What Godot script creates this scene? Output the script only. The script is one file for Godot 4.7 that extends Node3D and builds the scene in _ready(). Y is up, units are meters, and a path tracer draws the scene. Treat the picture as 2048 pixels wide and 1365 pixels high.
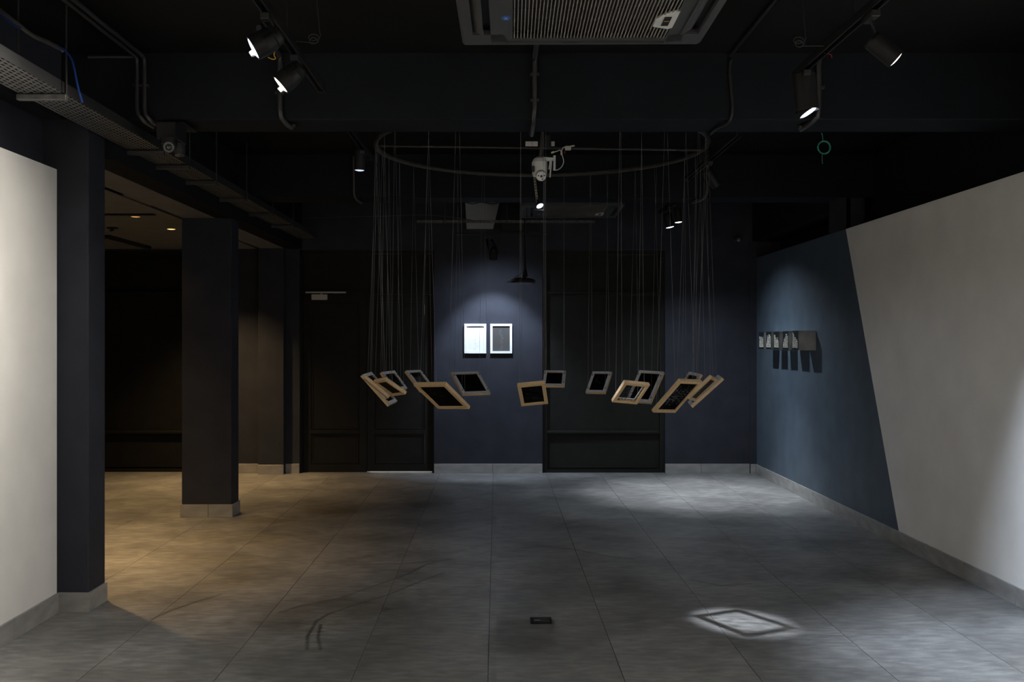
extends Node3D

# Gallery room. Camera stands at x 0, z 0 and looks along -z; d below means metres in front of the camera.
const F := 2000.0
const VX := 993.0
const VY := 684.0
const EYE := 1.46

const D_BACK := 11.1
const X_WALL_R := 2.88
const X_WALL_L := -2.37
const Y_PANEL := 2.39
const Y_CEIL := 3.02
const Y_BEAM := 2.66
const Y_ALC := 2.49

const COOL := Color(0.86, 0.92, 1.0)
const NEUTRAL := Color(1.0, 0.97, 0.92)
const WARM := Color(1.0, 0.82, 0.57)

var M := {}
var taken := {}
var rng := RandomNumberGenerator.new()

class MB:
	var v := PackedVector3Array()
	var n := PackedVector3Array()
	var t := PackedVector2Array()
	func tri(a: Vector3, b: Vector3, c: Vector3, na: Vector3, nb: Vector3, nc: Vector3, ua := Vector2.ZERO, ub := Vector2.ZERO, uc := Vector2.ZERO) -> void:
		var g := (b - a).cross(c - a)
		if g.dot(na + nb + nc) > 0.0:
			v.append(a); v.append(c); v.append(b)
			n.append(na); n.append(nc); n.append(nb)
			t.append(ua); t.append(uc); t.append(ub)
		else:
			v.append(a); v.append(b); v.append(c)
			n.append(na); n.append(nb); n.append(nc)
			t.append(ua); t.append(ub); t.append(uc)
	func poly(p: Array, away_from: Vector3) -> void:
		var g: Vector3 = (p[1] - p[0]).cross(p[2] - p[0])
		var m := Vector3.ZERO
		for q in p:
			m += q
		m /= p.size()
		g = g.normalized()
		if g.dot(m - away_from) < 0.0:
			g = -g
		for i in range(1, p.size() - 1):
			tri(p[0], p[i], p[i + 1], g, g, g)
	func face(a: Vector3, b: Vector3, c: Vector3, d: Vector3, nn: Vector3) -> void:
		tri(a, b, c, nn, nn, nn, Vector2(0, 0), Vector2(1, 0), Vector2(1, 1))
		tri(a, c, d, nn, nn, nn, Vector2(0, 0), Vector2(1, 1), Vector2(0, 1))
	func box(c: Vector3, s: Vector3, b := Basis.IDENTITY) -> void:
		var h := s / 2.0
		for ax in 3:
			for sg in [-1.0, 1.0]:
				var a1 := (ax + 1) % 3
				var a2 := (ax + 2) % 3
				var q := []
				for k in [[-1, -1], [1, -1], [1, 1], [-1, 1]]:
					var o := Vector3.ZERO
					o[ax] = sg * h[ax]
					o[a1] = k[0] * h[a1]
					o[a2] = k[1] * h[a2]
					q.append(c + b * o)
				poly(q, c)
	func mm(a: Vector3, b: Vector3) -> void:
		box((a + b) / 2.0, (b - a).abs())
	func cbox(c: Vector3, s: Vector3, ch: float, b := Basis.IDENTITY) -> void:
		var h := s / 2.0
		for ax in 3:
			var a1 := (ax + 1) % 3
			var a2 := (ax + 2) % 3
			for sg in [-1.0, 1.0]:
				var q := []
				for k in [[-1, -1], [1, -1], [1, 1], [-1, 1]]:
					var o := Vector3.ZERO
					o[ax] = sg * h[ax]
					o[a1] = k[0] * (h[a1] - ch)
					o[a2] = k[1] * (h[a2] - ch)
					q.append(c + b * o)
				poly(q, c)
			for s1 in [-1.0, 1.0]:
				for s2 in [-1.0, 1.0]:
					var e := []
					for k in [[0, -1], [0, 1], [1, 1], [1, -1]]:
						var o := Vector3.ZERO
						o[ax] = k[1] * (h[ax] - ch)
						o[a1] = s1 * (h[a1] - (ch if k[0] == 1 else 0.0))
						o[a2] = s2 * (h[a2] - (0.0 if k[0] == 1 else ch))
						e.append(c + b * o)
					poly(e, c)
		for sx in [-1.0, 1.0]:
			for sy in [-1.0, 1.0]:
				for sz in [-1.0, 1.0]:
					var w := Vector3(sx, sy, sz) * (h - Vector3(ch, ch, ch))
					poly([c + b * (w + Vector3(sx * ch, 0, 0)), c + b * (w + Vector3(0, sy * ch, 0)), c + b * (w + Vector3(0, 0, sz * ch))], c)
	func prism(pts: Array, e: Vector3) -> void:
		# convex polygon pts swept by e
		var m := Vector3.ZERO
		for p in pts:
			m += p
		m = m / pts.size() + e / 2.0
		var top := []
		for p in pts:
			top.append(p + e)
		poly(pts, m)
		poly(top, m)
		for i in pts.size():
			var j := (i + 1) % pts.size()
			poly([pts[i], pts[j], pts[j] + e, pts[i] + e], m)
	func lathe(o: Vector3, axis: Vector3, prof: Array, seg := 24) -> void:
		# prof: [along, radius] pairs
		var z := axis.normalized()
		var x := z.cross(Vector3.UP if absf(z.y) < 0.9 else Vector3.RIGHT).normalized()
		var y := z.cross(x)
		for i in prof.size() - 1:
			var p: Array = prof[i]
			var q: Array = prof[i + 1]
			var dt: float = q[0] - p[0]
			var dr: float = q[1] - p[1]
			var ln := sqrt(dt * dt + dr * dr)
			if ln < 1e-7:
				continue
			for k in seg:
				var a0 := TAU * k / seg
				var a1 := TAU * (k + 1) / seg
				var r0 := x * cos(a0) + y * sin(a0)
				var r1 := x * cos(a1) + y * sin(a1)
				var n0 := (r0 * dt - z * dr) / ln
				var n1 := (r1 * dt - z * dr) / ln
				var A: Vector3 = o + z * p[0] + r0 * p[1]
				var B: Vector3 = o + z * p[0] + r1 * p[1]
				var C: Vector3 = o + z * q[0] + r1 * q[1]
				var D: Vector3 = o + z * q[0] + r0 * q[1]
				if p[1] > 1e-6:
					tri(A, B, C, n0, n1, n1)
				if q[1] > 1e-6:
					tri(A, C, D, n0, n1, n0)
	func ball(c: Vector3, r: Vector3, seg := 16, rings := 10) -> void:
		for i in rings:
			for k in seg:
				var q := []
				for e in [[i, k], [i, k + 1], [i + 1, k + 1], [i + 1, k]]:
					var la: float = PI * e[0] / rings
					var lo: float = TAU * e[1] / seg
					q.append(Vector3(sin(la) * cos(lo), cos(la), sin(la) * sin(lo)))
				if i > 0:
					tri(c + q[0] * r, c + q[1] * r, c + q[2] * r, q[0], q[1], q[2])
				if i < rings - 1:
					tri(c + q[0] * r, c + q[2] * r, c + q[3] * r, q[0], q[2], q[3])
	func tube(path: Array, r: float, seg := 8, closed := false) -> void:
		var np := path.size()
		var up := Vector3(0.31, 0.9, 0.29).normalized()
		var rows := []
		var dirs := []
		for i in np:
			var a: Vector3 = path[(i - 1 + np) % np] if closed or i > 0 else path[i]
			var b: Vector3 = path[(i + 1) % np] if closed or i < np - 1 else path[i]
			var z := (b - a).normalized()
			var x := up - z * up.dot(z)
			if x.length() < 1e-3:
				x = z.cross(Vector3.RIGHT)
			x = x.normalized()
			up = x
			var y := z.cross(x)
			var row := []
			for k in seg:
				row.append(x * cos(TAU * k / seg) + y * sin(TAU * k / seg))
			rows.append(row)
			dirs.append(z)
		for i in (np if closed else np - 1):
			var j := (i + 1) % np
			for k in seg:
				var l := (k + 1) % seg
				tri(path[i] + rows[i][k] * r, path[i] + rows[i][l] * r, path[j] + rows[j][l] * r, rows[i][k], rows[i][l], rows[j][l])
				tri(path[i] + rows[i][k] * r, path[j] + rows[j][l] * r, path[j] + rows[j][k] * r, rows[i][k], rows[j][l], rows[j][k])
		if not closed:
			for e in [0, np - 1]:
				var nn: Vector3 = -dirs[e] if e == 0 else dirs[e]
				for k in seg:
					tri(path[e], path[e] + rows[e][k] * r, path[e] + rows[e][(k + 1) % seg] * r, nn, nn, nn)
	func mesh() -> ArrayMesh:
		var a := []
		a.resize(Mesh.ARRAY_MAX)
		a[Mesh.ARRAY_VERTEX] = v
		a[Mesh.ARRAY_NORMAL] = n
		a[Mesh.ARRAY_TEX_UV] = t
		var m := ArrayMesh.new()
		m.add_surface_from_arrays(Mesh.PRIMITIVE_TRIANGLES, a)
		return m


func P(px: float, py: float, d: float) -> Vector3:
	return Vector3((px - VX) * d / F, EYE + (VY - py) * d / F, -d)


func on_floor(px: float, py: float) -> Vector3:
	var d := F * EYE / (py - VY)
	return Vector3((px - VX) * d / F, 0.0, -d)


func smooth(pts: Array, steps := 8) -> Array:
	var out := []
	for i in pts.size() - 1:
		var p0: Vector3 = pts[max(i - 1, 0)]
		var p1: Vector3 = pts[i]
		var p2: Vector3 = pts[i + 1]
		var p3: Vector3 = pts[min(i + 2, pts.size() - 1)]
		for k in steps:
			out.append(p1.cubic_interpolate(p2, p0, p3, float(k) / steps))
	out.append(pts[-1])
	return out


func numbered(called: String) -> String:
	taken[called] = taken.get(called, -1) + 1
	return called if taken[called] == 0 else "%s_%03d" % [called, taken[called]]


func tag(o: Node, label: String, category: String, group := "") -> Node:
	o.set_meta("label", label)
	o.set_meta("category", category)
	if group:
		o.set_meta("group", group)
	return o


func thing(called: String, label: String, category: String, at := Vector3.ZERO, group := "") -> Node3D:
	var o := Node3D.new()
	o.name = numbered(called)
	add_child(o)
	o.position = at
	tag(o, label, category, group)
	return o


func part(called: String, mb: MB, m: Material, parent: Node3D) -> MeshInstance3D:
	return put(called, mb.mesh(), m, parent)


func put(called: String, mesh: Mesh, m: Material, parent: Node3D) -> MeshInstance3D:
	var o := MeshInstance3D.new()
	o.name = called
	o.mesh = mesh
	o.material_override = m
	o.cast_shadow = GeometryInstance3D.SHADOW_CASTING_SETTING_ON
	parent.add_child(o, true)
	return o


func solo(called: String, mb: MB, m: Material, label: String, category: String, group := "") -> MeshInstance3D:
	var o := part(numbered(called), mb, m, self)
	tag(o, label, category, group)
	return o


func struct(called: String, mb: MB, m: Material, label: String, category: String) -> MeshInstance3D:
	var o := solo(called, mb, m, label, category)
	o.set_meta("kind", "structure")
	return o


func struct_node(called: String, label: String, category: String) -> Node3D:
	var o := thing(called, label, category)
	o.set_meta("kind", "structure")
	return o


func spot(parent: Node3D, at: Vector3, dir: Vector3, color: Color, energy: float, angle: float, blend: float, size := 0.03) -> SpotLight3D:
	var l := SpotLight3D.new()
	l.name = "spot_beam"
	parent.add_child(l, true)
	l.light_color = color
	l.light_energy = energy
	l.spot_angle = angle
	l.spot_angle_attenuation = blend
	l.spot_range = 30.0
	l.spot_attenuation = 2.0
	l.light_size = size
	l.shadow_enabled = true
	var z := -dir.normalized()
	var x := Vector3.UP.cross(z)
	if x.length() < 1e-3:
		x = Vector3.RIGHT
	x = x.normalized()
	l.transform = Transform3D(Basis(x, z.cross(x), z), at)
	return l


func paint(r: float, g: float, b: float, rough := 0.6, metal := 0.0, spec := 0.5) -> StandardMaterial3D:
	var m := StandardMaterial3D.new()
	m.albedo_color = Color(r, g, b).linear_to_srgb()
	m.roughness = rough
	m.metallic = metal
	m.metallic_specular = spec
	return m


func noise_tex(seed_: int, freq: float, oct: int, lo: float, hi: float, size := 512, warp := 0.0) -> NoiseTexture2D:
	var fn := FastNoiseLite.new()
	fn.seed = seed_
	fn.noise_type = FastNoiseLite.TYPE_SIMPLEX_SMOOTH
	fn.frequency = freq
	fn.fractal_octaves = oct
	if warp > 0.0:
		fn.domain_warp_enabled = true
		fn.domain_warp_amplitude = warp
		fn.domain_warp_frequency = freq * 0.8
	var t := NoiseTexture2D.new()
	t.width = size
	t.height = size
	t.seamless = true
	t.noise = fn
	var g := Gradient.new()
	g.set_color(0, Color(lo, lo, lo))
	g.set_color(1, Color(hi, hi, hi))
	t.color_ramp = g
	return t


func over_world(m: StandardMaterial3D, tex: Texture2D, scale: Vector3, bump: Texture2D = null, bump_cm := 0.0) -> StandardMaterial3D:
	m.albedo_texture = tex
	m.uv1_triplanar = true
	m.uv1_world_triplanar = true
	m.uv1_scale = scale
	if bump:
		m.heightmap_enabled = true
		m.heightmap_texture = bump
		m.heightmap_scale = bump_cm
	return m


func stroke(im: Image, a: Vector2, b: Vector2, w: float, c: Color) -> void:
	var n := int(a.distance_to(b)) + 1
	for i in n + 1:
		var p := a.lerp(b, float(i) / n)
		var r := int(ceil(w))
		for y in range(-r, r + 1):
			for x in range(-r, r + 1):
				var q := Vector2i(int(p.x) + x, int(p.y) + y)
				if q.x < 0 or q.y < 0 or q.x >= im.get_width() or q.y >= im.get_height():
					continue
				var k := clampf(w + 0.5 - Vector2(q).distance_to(p), 0.0, 1.0)
				if k > 0.0:
					var was := im.get_pixelv(q)
					im.set_pixelv(q, was.lerp(c, k * c.a) if was.a >= 1.0 or was.a > c.a else Color(c.r, c.g, c.b, maxf(was.a, k * c.a)))


func picture(im: Image, rough := 0.5, alpha := false) -> StandardMaterial3D:
	var m := StandardMaterial3D.new()
	m.albedo_texture = ImageTexture.create_from_image(im)
	m.roughness = rough
	if alpha:
		m.transparency = BaseMaterial3D.TRANSPARENCY_ALPHA
	return m


func _ready() -> void:
	rng.seed = 7
	view_and_light()
	materials()
	floor_and_shell()
	back_wall_openings()
	skirting()
	tracks_and_spots()
	downlights()
	air_conditioners()
	suspended_ring()
	hanging_frames()
	framed_prints()
	text_boxes()
	camera_and_lamp()
	ceiling_services()
	back_services()
	small_things()


func view_and_light() -> void:
	var cam := Camera3D.new()
	cam.name = "camera"
	add_child(cam)
	cam.position = Vector3(0, EYE, 0)
	cam.projection = Camera3D.PROJECTION_FRUSTUM
	cam.near = 0.05
	cam.far = 60.0
	cam.size = 1365.0 / F * 0.05
	cam.frustum_offset = Vector2((1024.0 - VX) / F * 0.05, (VY - 682.5) / F * 0.05)
	cam.current = true
	var e := Environment.new()
	e.background_mode = Environment.BG_SKY
	var sky := Sky.new()
	var pm := ProceduralSkyMaterial.new()
	pm.sky_top_color = Color(0.74, 0.73, 0.7)
	pm.sky_horizon_color = Color(0.88, 0.86, 0.82)
	pm.ground_bottom_color = Color(0.3, 0.3, 0.29)
	pm.ground_horizon_color = Color(0.6, 0.6, 0.58)
	pm.sky_energy_multiplier = 1.1
	sky.sky_material = pm
	e.sky = sky
	e.tonemap_mode = Environment.TONE_MAPPER_LINEAR
	e.tonemap_exposure = 1.0
	e.sdfgi_enabled = true
	e.ssao_enabled = true
	e.ssil_enabled = true
	var we := WorldEnvironment.new()
	we.name = "environment"
	we.environment = e
	add_child(we)


func materials() -> void:
	var mottle := noise_tex(3, 0.012, 5, 0.86, 1.0)
	var stipple := noise_tex(5, 0.09, 3, 0.0, 1.0, 256)
	M.navy = over_world(paint(0.037, 0.04, 0.052, 0.62, 0.0, 0.25), mottle, Vector3(0.5, 0.5, 0.5), stipple, 0.03)
	M.charcoal = over_world(paint(0.0125, 0.0145, 0.0185, 0.66, 0.0, 0.18), mottle, Vector3(0.5, 0.5, 0.5), stipple, 0.04)
	M.soffit = over_world(paint(0.012, 0.012, 0.0125, 0.75, 0.0, 0.15), mottle, Vector3(0.4, 0.4, 0.4), stipple, 0.04)
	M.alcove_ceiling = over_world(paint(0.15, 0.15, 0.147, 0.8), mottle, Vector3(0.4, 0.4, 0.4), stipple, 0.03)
	M.blue = over_world(paint(0.075, 0.105, 0.14, 0.6), mottle, Vector3(0.5, 0.5, 0.5), stipple, 0.02)
	M.white = over_world(paint(0.82, 0.81, 0.785, 0.7), noise_tex(9, 0.01, 4, 0.95, 1.0), Vector3(0.4, 0.4, 0.4), stipple, 0.02)
	M.board = over_world(paint(0.017, 0.0167, 0.0153, 0.5, 0.0, 0.25), mottle, Vector3(0.7, 0.7, 0.7))
	M.skirting = over_world(paint(0.34, 0.335, 0.325, 0.45), noise_tex(21, 0.02, 4, 0.82, 1.0, 256), Vector3(0.8, 2.0, 0.8))
	M.grout = paint(0.05, 0.05, 0.05, 0.9)
	# floor: brushed cement-look porcelain, streaks across the room, scuffs laid out over the whole floor
	var streak := noise_tex(31, 0.015, 6, 0.72, 1.0, 1024, 60.0)
	var micro := noise_tex(33, 0.02, 5, 0.0, 1.0, 512)
	var rough := noise_tex(37, 0.008, 5, 0.72, 1.0, 512, 30.0)
	var scuffs := ImageTexture.create_from_image(scuff_map())
	M.tiles = []
	for i in 5:
		var k: float = [1.0, 0.94, 1.05, 0.97, 0.9][i]
		var t := paint(0.385 * k, 0.384 * k, 0.376 * k, 0.44)
		over_world(t, streak, Vector3(0.42, 1.0, 1.25), micro, 0.008)
		t.uv1_offset = Vector3(0.37 * i, 0.0, 0.61 * i)
		t.roughness_texture = rough
		t.detail_enabled = true
		t.detail_albedo = scuffs
		t.detail_blend_mode = BaseMaterial3D.BLEND_MODE_MUL
		t.detail_uv_layer = BaseMaterial3D.DETAIL_UV_2
		t.uv2_triplanar = true
		t.uv2_world_triplanar = true
		t.uv2_scale = Vector3(1.0 / 16.0, 1.0 / 16.0, 1.0 / 16.0)
		M.tiles.append(t)
	M.wood = over_world(paint(0.72, 0.5, 0.275, 0.55), noise_tex(41, 0.04, 5, 0.84, 1.0, 256), Vector3(9, 3, 9))
	M.greyed = over_world(paint(0.46, 0.46, 0.46, 0.7), noise_tex(43, 0.03, 4, 0.75, 1.0, 256), Vector3(7, 7, 7))
	M.black_metal = paint(0.014, 0.014, 0.015, 0.45, 0.0, 0.3)
	M.black_plastic = paint(0.012, 0.012, 0.012, 0.5)
	M.dark_pipe = paint(0.03, 0.03, 0.031, 0.38)
	M.steel = paint(0.32, 0.32, 0.33, 0.4, 0.6)
	M.galvanised = over_world(paint(0.13, 0.13, 0.128, 0.5, 0.3), noise_tex(47, 0.03, 3, 0.7, 1.0, 256), Vector3(2, 2, 2))
	M.hoop = over_world(paint(0.05, 0.046, 0.04, 0.6), noise_tex(49, 0.02, 4, 0.6, 1.0, 256), Vector3(3, 3, 3))
	M.thread = paint(0.13, 0.13, 0.13, 0.6)
	M.white_plastic = paint(0.62, 0.62, 0.6, 0.4)
	M.ac_case = paint(0.052, 0.053, 0.055, 0.5, 0.0, 0.35)
	M.ac_slat = paint(0.24, 0.225, 0.2, 0.5)
	M.chrome = paint(0.5, 0.48, 0.44, 0.35, 0.1)
	M.mirror = paint(0.62, 0.68, 0.68, 0.16, 1.0)
	M.white_frame = paint(0.78, 0.79, 0.8, 0.5)
	M.blue_cable = paint(0.004, 0.035, 0.2, 0.45)
	M.green_cable = paint(0.005, 0.16, 0.1, 0.45)
	M.yellow = paint(0.5, 0.3, 0.02, 0.5)
	M.red = paint(0.4, 0.02, 0.02, 0.5)
	M.screw = paint(0.04, 0.035, 0.03, 0.4, 0.7)
	M.pane = paint(0.9, 0.95, 0.93, 0.03)
	M.glow_cool = glow(COOL, 5.0)
	M.glow_neutral = glow(NEUTRAL, 4.0)
	M.glow_dim = glow(COOL, 1.0)
	M.glow_warm = glow(Color(1.0, 0.75, 0.45), 2.4)
	M.glow_warm_low = glow(Color(1.0, 0.72, 0.4), 0.6)


func glow(c: Color, k: float) -> StandardMaterial3D:
	var m := paint(0.7, 0.7, 0.7, 0.4)
	m.emission_enabled = true
	m.emission = c
	m.emission_energy_multiplier = k
	return m


func scuff_map() -> Image:
	# 16 m square of floor laid at world x and z; white leaves the tile as it is
	var n := 2048
	var im := Image.create(n, n, false, Image.FORMAT_RGBA8)
	im.fill(Color(1, 1, 1, 1))
	# cloudy cement patches, some tiles' worth across
	var fn := FastNoiseLite.new()
	fn.seed = 77
	fn.frequency = 0.012
	fn.fractal_octaves = 6
	fn.domain_warp_enabled = true
	fn.domain_warp_amplitude = 25.0
	var cloud := fn.get_image(n, n)
	cloud.convert(Image.FORMAT_RGBA8)
	cloud.adjust_bcs(1.0, 0.16, 1.0)
	cloud.adjust_bcs(1.78, 1.0, 1.0)
	im.blit_rect(cloud, Rect2i(0, 0, n, n), Vector2i.ZERO)
	var at := func(p: Vector3) -> Vector2: return Vector2(fposmod(p.x / 16.0, 1.0) * n, fposmod(p.z / 16.0, 1.0) * n)
	var dark := Color(0.45, 0.45, 0.45, 0.8)
	var trails := [
		[[613, 1300], [614, 1274], [631, 1243], [657, 1228], [710, 1210], [776, 1190], [828, 1168], [886, 1146]],
		[[640, 1300], [635, 1275], [640, 1250]],
		[[560, 1225], [600, 1212], [680, 1196], [760, 1168], [812, 1150], [850, 1130], [900, 1118]],
		[[1010, 1083], [1080, 1092], [1150, 1100], [1210, 1112], [1265, 1118]],
		[[720, 1130], [790, 1128], [850, 1124], [905, 1120]],
		[[1380, 1160], [1440, 1172], [1500, 1168]],
		[[300, 1240], [340, 1222], [395, 1203], [440, 1190]],
	]
	for tr in trails:
		for i in tr.size() - 1:
			var a: Vector2 = at.call(on_floor(tr[i][0], tr[i][1]))
			var b: Vector2 = at.call(on_floor(tr[i + 1][0], tr[i + 1][1]))
			stroke(im, a, b, 0.95, dark)
	var g := RandomNumberGenerator.new()
	g.seed = 12
	for i in 300:
		# short drag marks, some rubbed pale and some dark
		var p := Vector3(g.randf_range(-3.5, 2.8), 0, g.randf_range(-11.0, -3.5))
		var a: Vector2 = at.call(p)
		var ang := g.randf_range(-0.6, 0.6)
		var ln := g.randf_range(4.0, 26.0)
		var shade := 0.68 if i % 2 == 0 else 1.0
		stroke(im, a, a + Vector2(cos(ang), sin(ang)) * ln, g.randf_range(0.4, 1.3), Color(shade, shade, shade, 0.25))
	return im


func floor_and_shell() -> void:
	# floor: grout bed with one mesh per tile
	var mb := MB.new()
	mb.mm(Vector3(-6.1, -0.2, 2.6), Vector3(3.3, -0.004, -11.45))
	var fl := struct("floor", mb, M.grout, "grey cement-look tiled floor of long rectangular tiles", "floor")
	var cell := MB.new()
	cell.cbox(Vector3.ZERO, Vector3(0.5864, 0.012, 1.6488), 0.0005)
	var tile := cell.mesh()
	var g := RandomNumberGenerator.new()
	g.seed = 5
	for i in range(-10, 6):
		for j in range(-4, 4):
			var x := -0.037 + 0.589 * (i + 0.5)
			var d := 4.974 + 1.65 * (j + 0.5)
			if x > 3.2 or d > 11.3 or d < -1.4:
				continue
			var o := put("tile", tile, M.tiles[g.randi() % 5], fl)
			o.position = Vector3(x, -0.006, -d)
	# ceilings
	mb = MB.new()
	mb.mm(Vector3(-2.65, Y_CEIL, 2.6), Vector3(3.3, Y_CEIL + 0.2, -11.5))
	struct("ceiling", mb, M.soffit, "black painted concrete ceiling slab between the beams", "ceiling")
	mb = MB.new()
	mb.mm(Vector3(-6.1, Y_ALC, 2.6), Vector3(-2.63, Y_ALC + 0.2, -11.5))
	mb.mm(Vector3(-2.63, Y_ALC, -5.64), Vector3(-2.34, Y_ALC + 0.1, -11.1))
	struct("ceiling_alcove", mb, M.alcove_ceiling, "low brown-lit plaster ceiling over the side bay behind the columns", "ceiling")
	mb = MB.new()
	mb.mm(Vector3(-2.34, Y_ALC, -5.64), Vector3(-2.16, Y_CEIL, -8.32))
	mb.mm(Vector3(-2.34, Y_ALC, -8.32), Vector3(-2.16, Y_CEIL, -11.1))
	struct("bulkhead", mb, M.charcoal, "dark painted bulkhead running over the row of columns", "beam")
	# beams
	for a in [[5.4, 5.72, "deep black beam carrying the conduits and camera box"], [8.32, 8.62, "second deep black beam behind the suspended hoop"]]:
		mb = MB.new()
		mb.cbox(Vector3(0.28, (Y_BEAM + Y_CEIL) / 2 + 0.005, -(a[0] + a[1]) / 2), Vector3(5.76, Y_CEIL - Y_BEAM + 0.01, a[1] - a[0]), 0.006)
		struct("beam", mb, M.charcoal, a[2], "beam")
	mb = MB.new()
	mb.mm(Vector3(-2.63, Y_BEAM, 2.6), Vector3(-2.35, Y_CEIL, -5.4))
	struct("beam", mb, M.navy, "dark navy beam running over the bright white partition", "beam")
	mb = MB.new()
	mb.mm(Vector3(2.84, 2.57, -8.62), Vector3(3.15, Y_CEIL, -11.1))
	struct("beam", mb, M.charcoal, "black edge beam above the blue painted wall section", "beam")
	# columns
	for a in [[5.4, "dark column with pale tile base at the end of the white partition", Y_CEIL], [8.32, "freestanding dark column with pale tile base in the warm light", Y_ALC]]:
		mb = MB.new()
		mb.cbox(Vector3(-2.413, a[2] / 2, -a[0] - 0.12), Vector3(0.414, a[2] + 0.01, 0.23), 0.004)
		struct("column", mb, M.navy, a[1], "column")
	mb = MB.new()
	mb.cbox(Vector3(-2.485, Y_ALC / 2, -11.06), Vector3(0.285, Y_ALC + 0.01, 0.1), 0.004)
	struct("column", mb, M.navy, "shallow dark pilaster on the back wall beside the double door", "column")
	mb = MB.new()
	mb.cbox(Vector3(2.99, Y_BEAM / 2, -8.45), Vector3(0.16, Y_BEAM, 0.24), 0.004)
	mb.box(Vector3(2.9, (Y_PANEL + Y_BEAM) / 2 + 0.002, -8.45), Vector3(0.1, Y_BEAM - Y_PANEL, 0.24))
	struct("column", mb, M.navy, "dark column top showing above the blue and white wall", "column")
	# the white partition, with the dark wall behind it
	mb = MB.new()
	var c := 0.014
	var xz := []
	for p in [Vector2(0, 2.6), Vector2(0, -5.405 + c), Vector2(-c, -5.405), Vector2(-0.055, -5.405), Vector2(-0.055, 2.6)]:
		xz.append(Vector3(X_WALL_L + p.x, 0.0, p.y))
	mb.prism(xz, Vector3(0, Y_PANEL, 0))
	struct("wall_left", mb, M.white, "bright white partition wall stopping short of the ceiling", "wall")
	mb = MB.new()
	mb.mm(Vector3(-2.62, 0, 2.6), Vector3(-2.45, Y_BEAM, -5.41))
	struct("wall_behind_partition", mb, M.navy, "dark wall strip showing above the white partition", "wall")
	mb = MB.new()
	mb.mm(Vector3(-6.2, 0, 2.6), Vector3(-6.1, 2.7, -11.45))
	mb.mm(Vector3(-2.65, Y_ALC, 2.6), Vector3(-2.6, 3.2, -11.45))
	struct("wall_outer", mb, M.charcoal, "dark outer walls closing the side bay and the room", "wall")
	mb = MB.new()
	mb.mm(Vector3(-6.2, 0, 2.6), Vector3(3.3, 3.2, 2.7))
	struct("wall_front", mb, M.white, "unseen wall at the end of the room facing the prints, white to return fill light", "wall")  # out of view; white chosen so it bounces fill towards the frames
	# the painted wall: a blue section and a white one that meet along a slanted line
	var wr := struct_node("wall_right", "painted partition wall, blue section meeting white along a slanted line", "wall")
	mb = MB.new()
	var bl := []
	for p in [[11.1, 0.0], [7.11, 0.0], [8.246, Y_PANEL], [11.1, Y_PANEL]]:
		bl.append(Vector3(X_WALL_R, p[1], -p[0]))
	mb.prism(bl, Vector3(0.06, 0, 0))
	part("blue_section", mb, M.blue, wr)
	mb = MB.new()
	bl = []
	for p in [[-2.6, 0.0], [7.11, 0.0], [8.246, Y_PANEL], [-2.6, Y_PANEL]]:
		bl.append(Vector3(X_WALL_R, p[1], -p[0]))
	mb.prism(bl, Vector3(0.06, 0, 0))
	part("white_section", mb, M.white, wr)
	mb = MB.new()
	mb.mm(Vector3(3.15, 0, 2.6), Vector3(3.3, 3.2, -11.45))
	struct("wall_side", mb, M.charcoal, "dark side wall showing above the painted partition", "wall")
	# ground outside the double door
	mb = MB.new()
	mb.mm(Vector3(-9, -0.25, -11.46), Vector3(7, -0.03, -22))
	struct("pavement", mb, paint(0.4, 0.39, 0.37, 0.9), "pale paving outside, seen through the gap under the door", "pavement")


func X(px: float, d: float) -> float:
	return (px - VX) * d / F


func Y(py: float, d: float) -> float:
	return EYE + (VY - py) * d / F


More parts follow.
